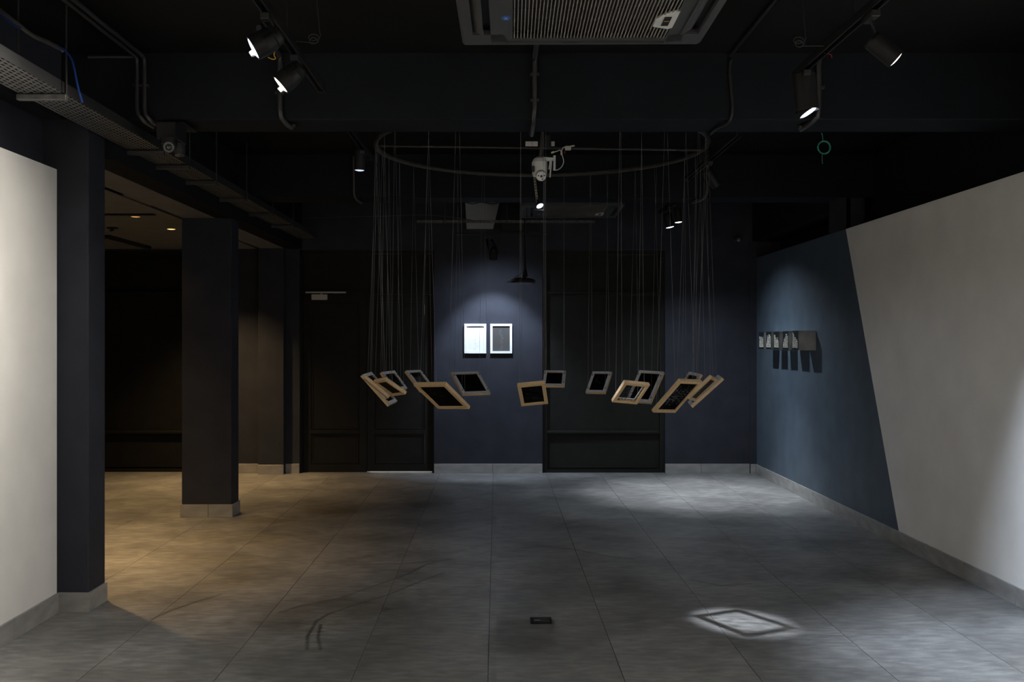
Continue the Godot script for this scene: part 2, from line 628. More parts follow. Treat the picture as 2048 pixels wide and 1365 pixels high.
func back_wall_openings() -> void:
	var mb := MB.new()
	var top := Y(500, D_BACK)
	var d0 := -D_BACK
	var d1 := -D_BACK - 0.22
	# piers between the openings, lintel above all of them
	for s in [[-6.1, -5.75], [-3.42, -2.185], [-0.694, 0.511], [1.87, 3.2]]:
		mb.mm(Vector3(s[0], 0, d0), Vector3(s[1], top, d1))
	mb.mm(Vector3(-6.1, top, d0), Vector3(3.2, 3.15, d1))
	mb.mm(Vector3(2.81, 0, d0 + 0.03), Vector3(2.88, 2.57, d0 - 0.05))
	struct("wall_back", mb, M.navy, "dark navy back wall with three black panelled openings", "wall")
	var d := D_BACK + 0.08
	# double door
	var dr := struct_node("door_1", "black double door with transom, silver closer and light under one leaf", "door")
	var yh := Y(587, d)
	mb = MB.new()
	mb.mm(Vector3(-2.185, 0, -d + 0.04), Vector3(X(606, d), top, -d - 0.06))
	mb.mm(Vector3(X(864.5, d), 0, -d + 0.04), Vector3(-0.694, top, -d - 0.06))
	mb.mm(Vector3(-2.185, yh - 0.015, -d + 0.035), Vector3(-0.694, yh + 0.022, -d - 0.06))
	mb.mm(Vector3(-2.185, top - 0.04, -d + 0.04), Vector3(-0.694, top, -d - 0.06))
	var st := -d - 0.041
	mb.mm(Vector3(X(604, d), 0, st), Vector3(X(609, d), yh, st - 0.02))
	mb.mm(Vector3(X(861, d), 0.02, st), Vector3(X(866, d), yh, st - 0.02))
	mb.mm(Vector3(X(604, d), yh - 0.05, st), Vector3(X(866, d), yh, st - 0.02))
	part("door_frame", mb, M.board, dr)
	mb = MB.new()
	mb.mm(Vector3(X(729, d), 0.005, st), Vector3(X(739, d), yh - 0.05, st - 0.012))
	part("meeting_strip", mb, M.board, dr)
	mb = MB.new()
	mb.mm(Vector3(X(606, d), yh + 0.022, -d - 0.01), Vector3(X(864.5, d), top - 0.04, -d - 0.04))
	part("transom_panel", mb, M.board, dr)
	door_leaf(dr, X(606.5, d), X(733.6, d), yh - 0.018, 0.001, d, 0.0, 0.0016)
	door_leaf(dr, X(734.6, d), X(864, d), yh - 0.018, 0.012, d, 0.0022, 0.0)
	var cl := MB.new()
	cl.cbox(Vector3(X(641, d), Y(595, d), -d + 0.055), Vector3(0.175, 0.062, 0.05), 0.004)
	part("closer_body", cl, M.chrome, dr)
	cl = MB.new()
	cl.cbox(Vector3(X(653, d), Y(585.6, d), -d + 0.05), Vector3(0.45, 0.018, 0.02), 0.002)
	cl.box(Vector3(X(645, d), Y(589, d), -d + 0.065), Vector3(0.02, 0.03, 0.012))
	part("closer_arm", cl, M.chrome, dr)
	# fixed black glazed opening, boarded from inside
	boarded("window_1", "black boarded window bay between the two navy piers", 0.511, 1.87, top, d, M.board)
	boarded("window_2", "black boarded window bay in the warm lit side bay", -5.75, -3.42, top, d + 0.06, M.board)


func door_leaf(dr: Node3D, x0: float, x1: float, yt: float, yb: float, d: float, slit_r: float, slit_l: float) -> void:
	var sw := 0.082
	var leaf := MB.new()
	var z := -d
	var zb := -d - 0.04
	var lock0 := Y(868, d)
	var lock1 := Y(860, d)
	leaf.mm(Vector3(x0, yb, z), Vector3(x0 + sw, yt, zb))
	leaf.mm(Vector3(x1 - sw, yb, z), Vector3(x1, yt, zb))
	leaf.mm(Vector3(x0 + sw, yt - 0.085, z), Vector3(x1 - sw, yt, zb))
	leaf.mm(Vector3(x0 + sw, lock0, z + 0.006), Vector3(x1 - sw, lock1, zb))
	leaf.mm(Vector3(x0 + sw, yb, z), Vector3(x1 - sw, Y(929, d), zb))
	var lf := part("leaf", leaf, M.board, dr)
	var p := MB.new()
	p.mm(Vector3(x0 + sw + slit_l, Y(929, d), z - 0.012), Vector3(x1 - sw - slit_r, lock0, z - 0.026))
	part("lower_panel", p, M.board, lf)
	p = MB.new()
	# the upper panel has shrunk a little at one top corner
	var a := x0 + sw
	var b := x1 - sw
	var q := yt - 0.085
	p.mm(Vector3(a, lock1, z - 0.012), Vector3(b, q - 0.14, z - 0.026))
	p.mm(Vector3(a + slit_l, q - 0.14, z - 0.012), Vector3(b - slit_r, q - 0.02, z - 0.026))
	p.mm(Vector3(a, q - 0.02, z - 0.012), Vector3(b, q, z - 0.026))
	part("upper_panel", p, M.board, lf)
	# mouldings
	p = MB.new()
	for r in [[lock1, q], [Y(929, d), lock0]]:
		p.mm(Vector3(a + 0.012, r[0] + 0.008, z - 0.004), Vector3(a + 0.024, r[1] - 0.008, z - 0.012))
		p.mm(Vector3(b - 0.024, r[0] + 0.008, z - 0.004), Vector3(b - 0.012, r[1] - 0.008, z - 0.012))
		p.mm(Vector3(a + 0.024, r[0] + 0.008, z - 0.004), Vector3(b - 0.024, r[0] + 0.02, z - 0.012))
		p.mm(Vector3(a + 0.024, r[1] - 0.02, z - 0.004), Vector3(b - 0.024, r[1] - 0.008, z - 0.012))
	part("moulding", p, M.board, lf)


func boarded(called: String, label: String, x0: float, x1: float, top: float, d: float, m: Material) -> void:
	var w := struct_node(called, label, "window")
	var z := -d
	var fr := 0.05
	var bar := Y(586, d)
	var rail := Y(865, d)
	var mb := MB.new()
	mb.mm(Vector3(x0, 0, z + 0.03), Vector3(x0 + fr, top, z - 0.06))
	mb.mm(Vector3(x1 - fr, 0, z + 0.03), Vector3(x1, top, z - 0.06))
	mb.mm(Vector3(x0 + fr, top - fr, z + 0.03), Vector3(x1 - fr, top, z - 0.06))
	mb.mm(Vector3(x0 + fr, 0, z + 0.03), Vector3(x1 - fr, 0.028, z - 0.06))
	part("window_frame", mb, m, w)
	for y in [bar, rail]:
		mb = MB.new()
		mb.cbox(Vector3((x0 + x1) / 2, y, z), Vector3(x1 - x0 - 2 * fr, 0.034, 0.05), 0.006)
		mb.mm(Vector3(x0 + fr, y - 0.032, z), Vector3(x1 - fr, y - 0.022, z - 0.03))
		part("cross_bar", mb, m, w)
	for r in [[bar, top - fr], [rail, bar], [0.028, rail]]:
		mb = MB.new()
		mb.mm(Vector3(x0 + fr, r[0], z - 0.02), Vector3(x1 - fr, r[1], z - 0.045))
		part("panel", mb, m, w)
	mb = MB.new()
	mb.mm(Vector3(x0 + fr + 0.03, 0.05, z - 0.012), Vector3(x1 - fr - 0.03, 0.06, z - 0.02))
	mb.mm(Vector3(x0 + fr + 0.03, rail - 0.05, z - 0.012), Vector3(x1 - fr - 0.03, rail - 0.04, z - 0.02))
	mb.mm(Vector3(x1 - fr - 0.04, 0.06, z - 0.012), Vector3(x1 - fr - 0.03, rail - 0.05, z - 0.02))
	mb.mm(Vector3(x0 + fr + 0.03, 0.06, z - 0.012), Vector3(x0 + fr + 0.04, rail - 0.05, z - 0.02))
	part("moulding", mb, m, w)


func run_of_tiles(parent: Node3D, a: Vector3, b: Vector3, normal: Vector3, first := 0.0, h := 0.105) -> void:
	# skirting tiles from a to b on the floor line, each a piece of its own
	var dir := (b - a).normalized()
	var ln := a.distance_to(b)
	var s := 0.0
	var e := first if first > 0.0 else 0.59
	while s < ln - 0.002:
		var f := minf(e, ln)
		var mb := MB.new()
		var bs := Basis(dir, Vector3.UP, dir.cross(Vector3.UP))
		mb.cbox(Vector3.ZERO, Vector3(f - s - 0.003, h, 0.012), 0.0015, bs)
		var o := part("skirting_tile", mb, M.skirting, parent)
		o.position = a + dir * (s + f) / 2 + Vector3(0, h / 2, 0) + normal * 0.006
		s = f
		e += 0.59


func skirting() -> void:
	var bb := struct_node("baseboard_back", "pale grey tile skirting along the navy back wall", "baseboard")
	var z := -D_BACK
	run_of_tiles(bb, Vector3(-0.694, 0, z), Vector3(0.511, 0, z), Vector3(0, 0, 1), 0.65)
	run_of_tiles(bb, Vector3(1.87, 0, z), Vector3(2.81, 0, z), Vector3(0, 0, 1), 0.4)
	run_of_tiles(bb, Vector3(2.81, 0, z + 0.03), Vector3(2.868, 0, z + 0.03), Vector3(0, 0, 1))
	run_of_tiles(bb, Vector3(-2.34, 0, z), Vector3(-2.185, 0, z), Vector3(0, 0, 1))
	run_of_tiles(bb, Vector3(-3.42, 0, z), Vector3(-2.63, 0, z), Vector3(0, 0, 1), 0.4)
	run_of_tiles(bb, Vector3(-2.628, 0, z + 0.09), Vector3(-2.342, 0, z + 0.09), Vector3(0, 0, 1))
	bb = struct_node("baseboard_right", "grey tile skirting below the blue and white wall", "baseboard")
	run_of_tiles(bb, Vector3(X_WALL_R, 0, -11.08), Vector3(X_WALL_R, 0, 2.5), Vector3(-1, 0, 0), 1.42)
	bb = struct_node("baseboard_left", "grey tile skirting below the bright white partition", "baseboard")
	run_of_tiles(bb, Vector3(X_WALL_L, 0, -5.39), Vector3(X_WALL_L, 0, 2.5), Vector3(1, 0, 0), 0.5)
	var n := 1
	for d in [5.4, 8.32]:
		bb = struct_node("trim_%d" % n, ["grey tile skirting round the base of the column by the white partition", "grey tile skirting round the freestanding column base"][n - 1], "baseboard")
		var f: float = -d - 0.005
		var x0 := X_WALL_L if n == 1 else -2.632
		run_of_tiles(bb, Vector3(x0, 0, f), Vector3(-2.194, 0, f), Vector3(0, 0, 1), 0.178 if n == 1 else 0.235)
		run_of_tiles(bb, Vector3(-2.206, 0, f), Vector3(-2.206, 0, f - 0.236), Vector3(1, 0, 0))
		if n == 2:
			run_of_tiles(bb, Vector3(-2.62, 0, f), Vector3(-2.62, 0, f - 0.236), Vector3(-1, 0, 0))
		n += 1


func track(x: float, y: float, d0: float, d1: float, label: String) -> void:
	var t := thing("lighting_track", label, "lighting track", Vector3(x, y, -(d0 + d1) / 2), "suspended lighting tracks")
	var ln := d1 - d0
	var mb := MB.new()
	# U-shaped rail, open below
	mb.box(Vector3(0, 0.012, 0), Vector3(0.036, 0.01, ln))
	mb.box(Vector3(-0.015, -0.004, 0), Vector3(0.006, 0.026, ln))
	mb.box(Vector3(0.015, -0.004, 0), Vector3(0.006, 0.026, ln))
	mb.box(Vector3(0, 0.003, 0), Vector3(0.008, 0.01, ln))
	part("rail", mb, M.black_metal, t)
	for k in [-0.3, 0.4]:
		mb = MB.new()
		mb.tube([Vector3(0, 0.017, ln * k), Vector3(0, Y_CEIL - y + 0.002, ln * k)], 0.003, 6)
		part("hanger_rod", mb, M.black_metal, t)
	mb = MB.new()
	mb.cbox(Vector3(0, 0.0, -ln / 2 - 0.004), Vector3(0.04, 0.036, 0.012), 0.002)
	part("end_cap", mb, M.black_metal, t)


func track_spot(label: String, rail: Vector3, lens: Vector3, dir: Vector3, r: float, ln: float, bell: bool, gm: Material, beams: Array, group := "track spotlights", body := Vector3.ZERO) -> Node3D:
	var t := thing("track_spotlight", label, "spotlight", rail, group)
	dir = dir.normalized()
	var L := lens - rail
	var mb := MB.new()
	mb.cbox(Vector3(0, -0.032, 0), Vector3(0.034, 0.026, 0.1), 0.003)
	part("adapter", mb, M.black_plastic, t)
	var bd := dir if body == Vector3.ZERO else body.normalized()
	var mid := L - bd * ln * 0.55
	# stem and yoke
	mb = MB.new()
	var side := dir.cross(Vector3.UP).normalized()
	if bell:
		var up := side.cross(dir).normalized()
		for s in [-1.0, 1.0]:
			var q: Vector3 = mid + side * s * (r + 0.006)
			var w := Vector3(0, 0, 0)
			mb.prism([q - dir * 0.022, q + dir * 0.022, Vector3(0.012, -0.05, 0) + side * s * (r * 0.55), Vector3(-0.012, -0.05, 0) + side * s * (r * 0.55)], side * s * 0.003)
		mb.cbox(Vector3(0, -0.048, 0), Vector3(0.03, 0.006, r * 1.4), 0.001)
	else:
		mb.tube([Vector3(0, -0.045, 0), Vector3(mid.x * 0.6, mid.y * 0.75, mid.z * 0.6), mid], 0.007, 8)
	part("yoke", mb, M.black_metal, t)
	mb = MB.new()
	var prof := []
	if bell:
		prof = [[-ln, 0.0], [-ln, r * 0.5], [-ln * 0.92, r * 0.72], [-ln * 0.75, r * 0.9], [-ln * 0.72, r * 0.86], [-ln * 0.7, r * 0.92], [-ln * 0.4, r * 1.04], [-0.012, r * 1.02], [0.0, r], [0.0, r * 0.93], [-0.004, r * 0.92]]
	else:
		prof = [[-ln, 0.0], [-ln, r * 0.86], [-ln + 0.006, r * 0.96], [-ln * 0.9, r], [-0.004, r], [0.0, r * 0.98], [0.0, r * 0.92], [-0.003, r * 0.91]]
	if body != Vector3.ZERO:
		# fixed can with the lamp tilted in its mouth
		var o := L - bd * 0.012 - Vector3(0.008, 0, 0)
		mb.lathe(o, bd, [[-ln, 0.0], [-ln, r * 1.1], [0.0, r * 1.1], [0.004, r * 1.06], [-0.01, r * 1.02], [-0.02, 0.0]], 28)
		prof = [[-0.05, r * 0.7], [-0.01, r * 0.95], [0.0, r], [0.0, r * 0.93], [-0.004, r * 0.92]]
	mb.lathe(L, dir, prof, 28)
	part("housing", mb, M.black_metal, t)
	mb = MB.new()
	mb.lathe(L, dir, [[-0.004, r * 0.92], [0.001, r * 0.75], [0.004, r * 0.4], [0.005, 0.0]], 24)
	part("lens", mb, gm, t)
	for b in beams:
		spot(t, L + dir * 0.012, dir if b.size() < 5 else b[4], b[0], b[1], b[2], b[3], r * 0.6)
	return t


func tracks_and_spots() -> void:
	var yt := EYE + 1.28
	track(-0.885, yt, 0.9, 5.06, "black track carrying the two bell-shaped spotlights")
	track(1.435, yt, 0.9, 4.8, "black track carrying the two lit cylinder spotlights")
	track(1.49, yt, 6.15, 7.85, "black track beside the hoop holding one cylinder spotlight")
	track(-0.88, yt, 6.0, 6.95, "short black track beside the hoop near the long cable tray")
	track(1.72, yt + 0.08, 8.95, 10.5, "black track over the bright patch of floor near the back wall")
	# two bell spots washing the white partition
	var a := P(506, 97, 3.83)
	var s := track_spot("bell spotlight with a white tab, lit lens, above its twin on the track", Vector3(-0.885, yt - 0.003, -3.86), a, Vector3(-0.83, -0.5, 0.16), 0.047, 0.125, true, M.glow_cool, [[NEUTRAL, 3.3, 45.0, 0.6]])
	clip(s, a - s.position, Vector3(-0.83, -0.5, 0.16))
	a = P(561, 170, 4.39)
	s = track_spot("bell spotlight near the end of its track, lit edge-on lens", Vector3(-0.885, yt - 0.003, -4.42), a, Vector3(-0.72, -0.67, 0.1), 0.047, 0.125, true, M.glow_neutral, [[NEUTRAL, 2.75, 54.0, 1.0]])
	clip(s, a - s.position, Vector3(-0.72, -0.67, 0.1))
	# added out of view on the same tracks, to fill foreground and frames
	track_spot("added unseen bell spotlight further along the track, washing the white partition for fill", Vector3(-0.885, yt - 0.003, -2.1), Vector3(-0.95, yt - 0.16, -2.1), Vector3(-0.75, -0.64, 0.0), 0.047, 0.125, true, M.glow_neutral, [[NEUTRAL, 8.0, 50.0, 1.0]])
	track_spot("added unseen cylinder spotlight further along the track, washing the white wall section for fill", Vector3(1.435, yt - 0.003, -2.1), Vector3(1.52, yt - 0.17, -2.1), Vector3(0.75, -0.65, 0.0), 0.038, 0.125, false, M.glow_neutral, [[NEUTRAL, 9.0, 50.0, 1.0]])
	track_spot("added unseen bell spotlight over the open floor, bouncing fill off the white end wall", Vector3(-0.885, yt - 0.003, -1.1), Vector3(-0.9, yt - 0.17, -1.08), Vector3(0.12, -0.62, 0.8), 0.047, 0.125, true, M.glow_neutral, [[NEUTRAL, 14.0, 50.0, 1.0]])
	track_spot("added unseen cylinder spotlight over the open floor, bouncing fill off the white end wall", Vector3(1.435, yt - 0.003, -1.1), Vector3(1.44, yt - 0.17, -1.08), Vector3(-0.12, -0.62, 0.8), 0.038, 0.125, false, M.glow_neutral, [[NEUTRAL, 14.0, 50.0, 1.0]])
	# two cylinders on the other track
	a = P(1792, 119, 3.83)
	track_spot("black cylinder spotlight tilted towards the white wall section", Vector3(1.435, yt - 0.003, -3.83), a, Vector3(0.75, -0.65, 0.08), 0.038, 0.125, false, M.glow_neutral, [[NEUTRAL, 5.0, 42.0, 0.9]])
	a = P(1618, 225, 4.7)
	track_spot("large black cylinder spotlight hanging down with glowing cool lens", Vector3(1.435, yt - 0.003, -4.66), a, Vector3(0.5, -0.83, 0.16), 0.05, 0.165, false, M.glow_cool, [[COOL, 9.5, 38.0, 0.9]], "track spotlights", Vector3(0.1, -1.0, 0.0))
	# beside the hoop
	a = P(1433, 372, 7.0)
	track_spot("black cylinder spotlight beside the hoop, its lens turned away", Vector3(1.49, yt - 0.003, -7.0), a, Vector3(0.62, -0.74, -0.25), 0.036, 0.13, false, M.black_plastic, [])
	a = P(719, 341, 6.6)
	track_spot("black cylinder spotlight pointing straight down beside the hoop", Vector3(-0.88, yt - 0.003, -6.6), a, Vector3(-0.03, -1.0, -0.02), 0.036, 0.14, false, M.glow_dim, [[NEUTRAL, 0.25, 35.0, 1.0]])
	# the pair over the back corner
	a = P(1340, 455, 10.0)
	track_spot("cylinder spotlight with brilliant lens over the bright floor patch", Vector3(1.72, yt + 0.077, -10.0), a, Vector3(0.2, -0.98, 0.02), 0.046, 0.14, false, M.glow_cool, [[Color(0.9, 0.95, 1.0), 4.2, 64.0, 1.0]])
	a = P(1357, 445, 9.72)
	track_spot("cylinder spotlight with thin lit rim beside the brilliant one", Vector3(1.72, yt + 0.077, -9.72), a, Vector3(0.1, -0.99, 0.03), 0.04, 0.14, false, M.glow_neutral, [[Color(0.95, 0.97, 1.0), 9.0, 30.0, 1.0]])
	# over the two prints
	a = P(987, 518, 10.42)
	track_spot("black bullet spotlight hung above the two framed prints", Vector3(X(978, 10.4), yt - 0.16, -10.42), a, Vector3(0.0, -0.86, -0.5), 0.042, 0.13, true, M.glow_cool, [[COOL, 2.6, 38.0, 0.6], [COOL, 0.6, 72.0, 1.0]])


func clip(t: Node3D, at: Vector3, dir: Vector3) -> void:
	var mb := MB.new()
	dir = dir.normalized()
	var side := dir.cross(Vector3.UP).normalized()
	var dn := side.cross(dir).normalized()
	if dn.y > 0:
		dn = -dn
	var q := at + dn * 0.012 + dir * 0.004
	mb.prism([q - dn * 0.011, q + dn * 0.014, q + dn * 0.010 + dir * 0.016, q - dn * 0.007 + dir * 0.016], side * 0.014)
	part("lens_tab", mb, M.white_plastic, t)


func downlights() -> void:
	var spots := [[6.4, 7.6, false], [7.3, 2.6, false], [8.2, 0.5, true], [9.1, 1.5, false], [10.35, 6.6, false]]
	for s in spots:
		var lab := "dim round downlight in the side bay ceiling" if s[2] else "bright small round warm downlight in the side bay ceiling"
		var t := thing("recessed_downlight", lab, "downlight", Vector3(-2.96, Y_ALC, -s[0]), "downlights in the side bay ceiling")
		var mb := MB.new()
		mb.lathe(Vector3.ZERO, Vector3.DOWN, [[0.0, 0.052], [0.006, 0.05], [0.006, 0.04], [0.0, 0.039]], 24)
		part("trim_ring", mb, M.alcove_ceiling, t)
		mb = MB.new()
		mb.lathe(Vector3.ZERO, Vector3.DOWN, [[0.003, 0.039], [0.008, 0.022], [0.009, 0.0]], 20)
		part("lens", mb, M.glow_warm_low if s[2] else M.glow_warm, t)
		spot(t, Vector3(0, -0.014, 0), Vector3.DOWN, WARM, s[1] * 1.1, 50.0, 1.0, 0.035)


func air_conditioners() -> void:
	var a := make_ac("black ceiling cassette air conditioner with pale slatted grille and blue sticker")
	a.position = Vector3(0.333, 2.654, -3.55)
	a.rotation.y = deg_to_rad(-0.8)
	var b := a.duplicate() as Node3D
	b.name = numbered("air_conditioner")
	add_child(b)
	b.position = Vector3(0.72, 2.72, -9.72)
	b.rotation.y = deg_to_rad(-1.5)
	tag(b, "distant ceiling cassette air conditioner behind the hanging lamp", "air conditioner", "ceiling air conditioners")


func make_ac(label: String) -> Node3D:
	var t := thing("air_conditioner", label, "air conditioner", Vector3.ZERO, "ceiling air conditioners")
	var h := 0.475
	var mb := MB.new()
	# panel ring with rounded corners, sloping up to the body; openings for grille and louvres left free
	var gx0 := -0.275
	var gx1 := 0.325
	var gz := 0.385
	mb.mm(Vector3(-0.36, 0, -h + 0.05), Vector3(gx0, 0.02, h - 0.05))
	mb.mm(Vector3(gx1, 0, -h + 0.05), Vector3(0.39, 0.02, h - 0.05))
	mb.mm(Vector3(gx0, 0, -0.412), Vector3(gx1, 0.02, -gz))
	mb.mm(Vector3(gx0, 0, gz), Vector3(gx1, 0.02, 0.412))
	part("inner_frame", mb, M.ac_case, t)
	mb = MB.new()
	var out := []
	for q in [[1, 1], [-1, 1], [-1, -1], [1, -1]]:
		for k in 5:
			var an: float = PI / 2 * k / 4.0 + [0.0, PI / 2, PI, PI * 1.5][[[1, 1], [-1, 1], [-1, -1], [1, -1]].find(q)]
			out.append(Vector2(q[0] * (h - 0.03) + cos(an) * 0.03, q[1] * (h - 0.03) + sin(an) * 0.03))
	for i in out.size():
		var p: Vector2 = out[i]
		var q: Vector2 = out[(i + 1) % out.size()]
		mb.poly([Vector3(p.x, 0.004, p.y), Vector3(q.x, 0.004, q.y), Vector3(q.x, 0.03, q.y), Vector3(p.x, 0.03, p.y)], Vector3.ZERO)
		var p2 := Vector2(clampf(p.x, -0.465, 0.465), clampf(p.y, -0.465, 0.465))
		var q2 := Vector2(clampf(q.x, -0.465, 0.465), clampf(q.y, -0.465, 0.465))
		mb.poly([Vector3(p.x, 0.004, p.y), Vector3(q.x, 0.004, q.y), Vector3(q2.x, 0.0, q2.y), Vector3(p2.x, 0.0, p2.y)], Vector3(0, 0.5, 0))
	# border strips outside the louvre slots
	mb.mm(Vector3(-0.465, 0, -0.465), Vector3(-0.43, 0.02, 0.465))
	mb.mm(Vector3(0.445, 0, -0.465), Vector3(0.465, 0.02, 0.465))
	mb.mm(Vector3(-0.43, 0, -0.465), Vector3(0.445, 0.02, -0.448))
	mb.mm(Vector3(-0.43, 0, 0.448), Vector3(0.445, 0.02, 0.465))
	for sx in [[-0.43, -0.3], [0.33, 0.445]]:
		mb.mm(Vector3(sx[0], 0, -0.448), Vector3(sx[1], 0.02, -0.335))
		mb.mm(Vector3(sx[0], 0, 0.335), Vector3(sx[1], 0.02, 0.448))
	mb.mm(Vector3(-0.3, 0, -0.418), Vector3(0.33, 0.02, -0.41))
	mb.mm(Vector3(-0.3, 0, 0.41), Vector3(0.33, 0.02, 0.418))
	part("panel", mb, M.ac_case, t)
	mb = MB.new()
	mb.mm(Vector3(-0.42, 0.03, -0.42), Vector3(0.42, 0.25, 0.42))
	mb.mm(Vector3(-0.44, 0.028, -0.44), Vector3(0.44, 0.04, 0.44))
	var body := part("body", mb, M.black_plastic, t)
	for c in [[-0.35, -0.35], [0.35, -0.35], [-0.35, 0.35], [0.35, 0.35]]:
		mb = MB.new()
		mb.tube([Vector3(c[0], 0.25, c[1]), Vector3(c[0], 0.366, c[1])], 0.005, 6)
		part("hanger_rod", mb, M.black_metal, t)
	# louvres
	for s in [-1.0, 1.0]:
		mb = MB.new()
		mb.cbox(Vector3(0.395 * s + 0.015 * (1.0 - s) * -0.5, 0.008, 0), Vector3(0.05, 0.006, 0.66), 0.002, Basis(Vector3(0, 0, 1), 0.5 * s))
		part("louvre", mb, M.ac_case, t)
		mb = MB.new()
		mb.cbox(Vector3(0.015, 0.008, 0.433 * s), Vector3(0.6, 0.005, 0.024), 0.0015, Basis(Vector3(1, 0, 0), -0.35 * s))
		part("louvre", mb, M.ac_case, t)
	# intake grille: one mesh per slat
	var gr := MB.new()
	for k in 6:
		gr.box(Vector3((gx0 + gx1) / 2, 0.012, -gz + 2 * gz * (k + 0.5) / 6), Vector3(gx1 - gx0, 0.004, 0.004))
	var grille := part("grille", gr, M.ac_case, t)
	var one := MB.new()
	one.box(Vector3(0, 0.006, 0), Vector3(0.0035, 0.008, gz * 2))
	var slat := one.mesh()
	for k in 46:
		var o := put("slat", slat, M.ac_slat, grille)
		o.position.x = gx0 + (gx1 - gx0) * (k + 0.5) / 46.0
	# indicator window and sticker
	mb = MB.new()
	mb.prism([Vector3(0.255, -0.002, -0.235), Vector3(0.315, -0.002, -0.265), Vector3(0.33, -0.002, -0.25), Vector3(0.33, -0.002, -0.06), Vector3(0.285, -0.002, -0.1), Vector3(0.255, -0.002, -0.15)], Vector3(0, 0.01, 0))
	var ind := part("indicator_panel", mb, M.white_plastic, t)
	mb = MB.new()
	mb.box(Vector3(0.296, -0.003, -0.17), Vector3(0.026, 0.002, 0.1))
	part("display", mb, M.black_plastic, ind)
	mb = MB.new()
	mb.box(Vector3(0.296, -0.0045, -0.165), Vector3(0.02, 0.001, 0.006))
	part("indicator_mark", mb, M.yellow, ind)
	mb = MB.new()
	var disc := []
	for k in 20:
		disc.append(Vector3(-0.3 + cos(TAU * k / 20) * 0.0175, -0.0015, -0.13 + sin(TAU * k / 20) * 0.027))
	mb.prism(disc, Vector3(0, 0.003, 0))
	var st := part("sticker", mb, paint(0.02, 0.09, 0.33, 0.4), t)
	mb = MB.new()
	for s in [-1.0, 1.0]:
		mb.box(Vector3(-0.3, -0.0022, -0.13), Vector3(0.004, 0.001, 0.024), Basis(Vector3.UP, 0.5 * s))
	part("sticker_mark", mb, paint(0.35, 0.5, 0.7, 0.5), st)
	return t


const RING := Vector3(0.31, 2.82, -7.0)

func suspended_ring() -> void:
	var t := thing("suspended_hoop", "large dark hoop hung under the ceiling, threads tied along it", "hoop", RING)
	var mb := MB.new()
	var loop := []
	for k in 96:
		loop.append(Vector3(cos(TAU * k / 96), 0, sin(TAU * k / 96)) * 1.15)
	mb.tube(loop, 0.017, 10, true)
	part("hoop", mb, M.hoop, t)
	mb = MB.new()
	mb.tube([Vector3(-1.15, 0.012, 0), Vector3(1.15, -0.018, 0)], 0.008, 8)
	part("cross_bar", mb, M.hoop, t)
	for k in 4:
		var a := TAU * k / 4.0
		mb = MB.new()
		mb.tube([Vector3(cos(a), 0, sin(a)) * 1.15, Vector3(cos(a) * 1.15, 0.202, sin(a) * 1.15)], 0.003, 6)
		part("hanger_rod", mb, M.black_metal, t)


func film(kind: int) -> StandardMaterial3D:
	# what is drawn on the black glass of a hanging frame
	var g := RandomNumberGenerator.new()
	g.seed = 100 + kind
	var w := 160
	var h := 200
	var im := Image.create(w, h, false, Image.FORMAT_RGBA8)
	var clear := kind == 3
	im.fill(Color(0.02, 0.02, 0.022, 0.6 if clear else 1.0))
	if kind == 1:
		# lines of fine handwriting-like strokes
		for i in 11:
			var x := 16.0 + i * 12.5
			var y := 14.0 + g.randf() * 50
			var end := 110.0 + g.randf() * 76
			while y < end:
				var ln := g.randf_range(3, 13)
				var w2 := g.randf_range(0.5, 1.3)
				stroke(im, Vector2(x + g.randf_range(-2, 2), y), Vector2(x + g.randf_range(-2, 2), y + ln), w2, Color(0.8, 0.8, 0.84, 0.85))
				y += ln + g.randf_range(2, 12)
	elif kind == 2:
		# faint wavy combed streaks
		for i in 60:
			var p := Vector2(g.randf_range(5, 150), g.randf_range(10, 190))
			var q := p + Vector2(g.randf_range(12, 32), g.randf_range(-8, 8))
			stroke(im, p, q, 0.8, Color(0.34, 0.36, 0.38, 0.75))
	elif kind == 3:
		# etched glass, thicker and thinner in patches
		var fn := FastNoiseLite.new()
		fn.seed = 9
		fn.frequency = 0.035
		for y in h:
			for x in w:
				im.set_pixel(x, y, Color(0.02, 0.02, 0.022, clampf(0.36 + 0.9 * fn.get_noise_2d(x, y), 0.12, 0.85)))
		# dense pale speckle
		for i in 620:
			var p := Vector2(g.randf_range(4, 156), g.randf_range(4, 196))
			if p.distance_to(Vector2(112, 50)) < 15.0:
				continue
			var q := p + Vector2(g.randf_range(-4, 4), g.randf_range(-4, 4))
			stroke(im, p, q, g.randf_range(0.3, 0.7), Color(0.5, 0.5, 0.52, 0.6))
	elif kind == 4:
		# branching scribble
		for i in 26:
			var p := Vector2(g.randf_range(10, 150), g.randf_range(10, 190))
			for k in 5:
				var q := p + Vector2(g.randf_range(-14, 14), g.randf_range(-14, 14))
				stroke(im, p, q, 0.6, Color(0.4, 0.4, 0.4, 0.7))
				p = q
	elif kind == 5:
		# a few faint curls
		for i in 9:
			var c := Vector2(g.randf_range(40, 120), g.randf_range(30, 170))
			for k in 10:
				var a := k * 0.6
				stroke(im, c + Vector2(cos(a), sin(a)) * 7, c + Vector2(cos(a + 0.6), sin(a + 0.6)) * 8, 0.6, Color(0.32, 0.31, 0.29, 0.8))
	var m := picture(im, 0.3, clear)
	m.metallic_specular = 0.09
	return m


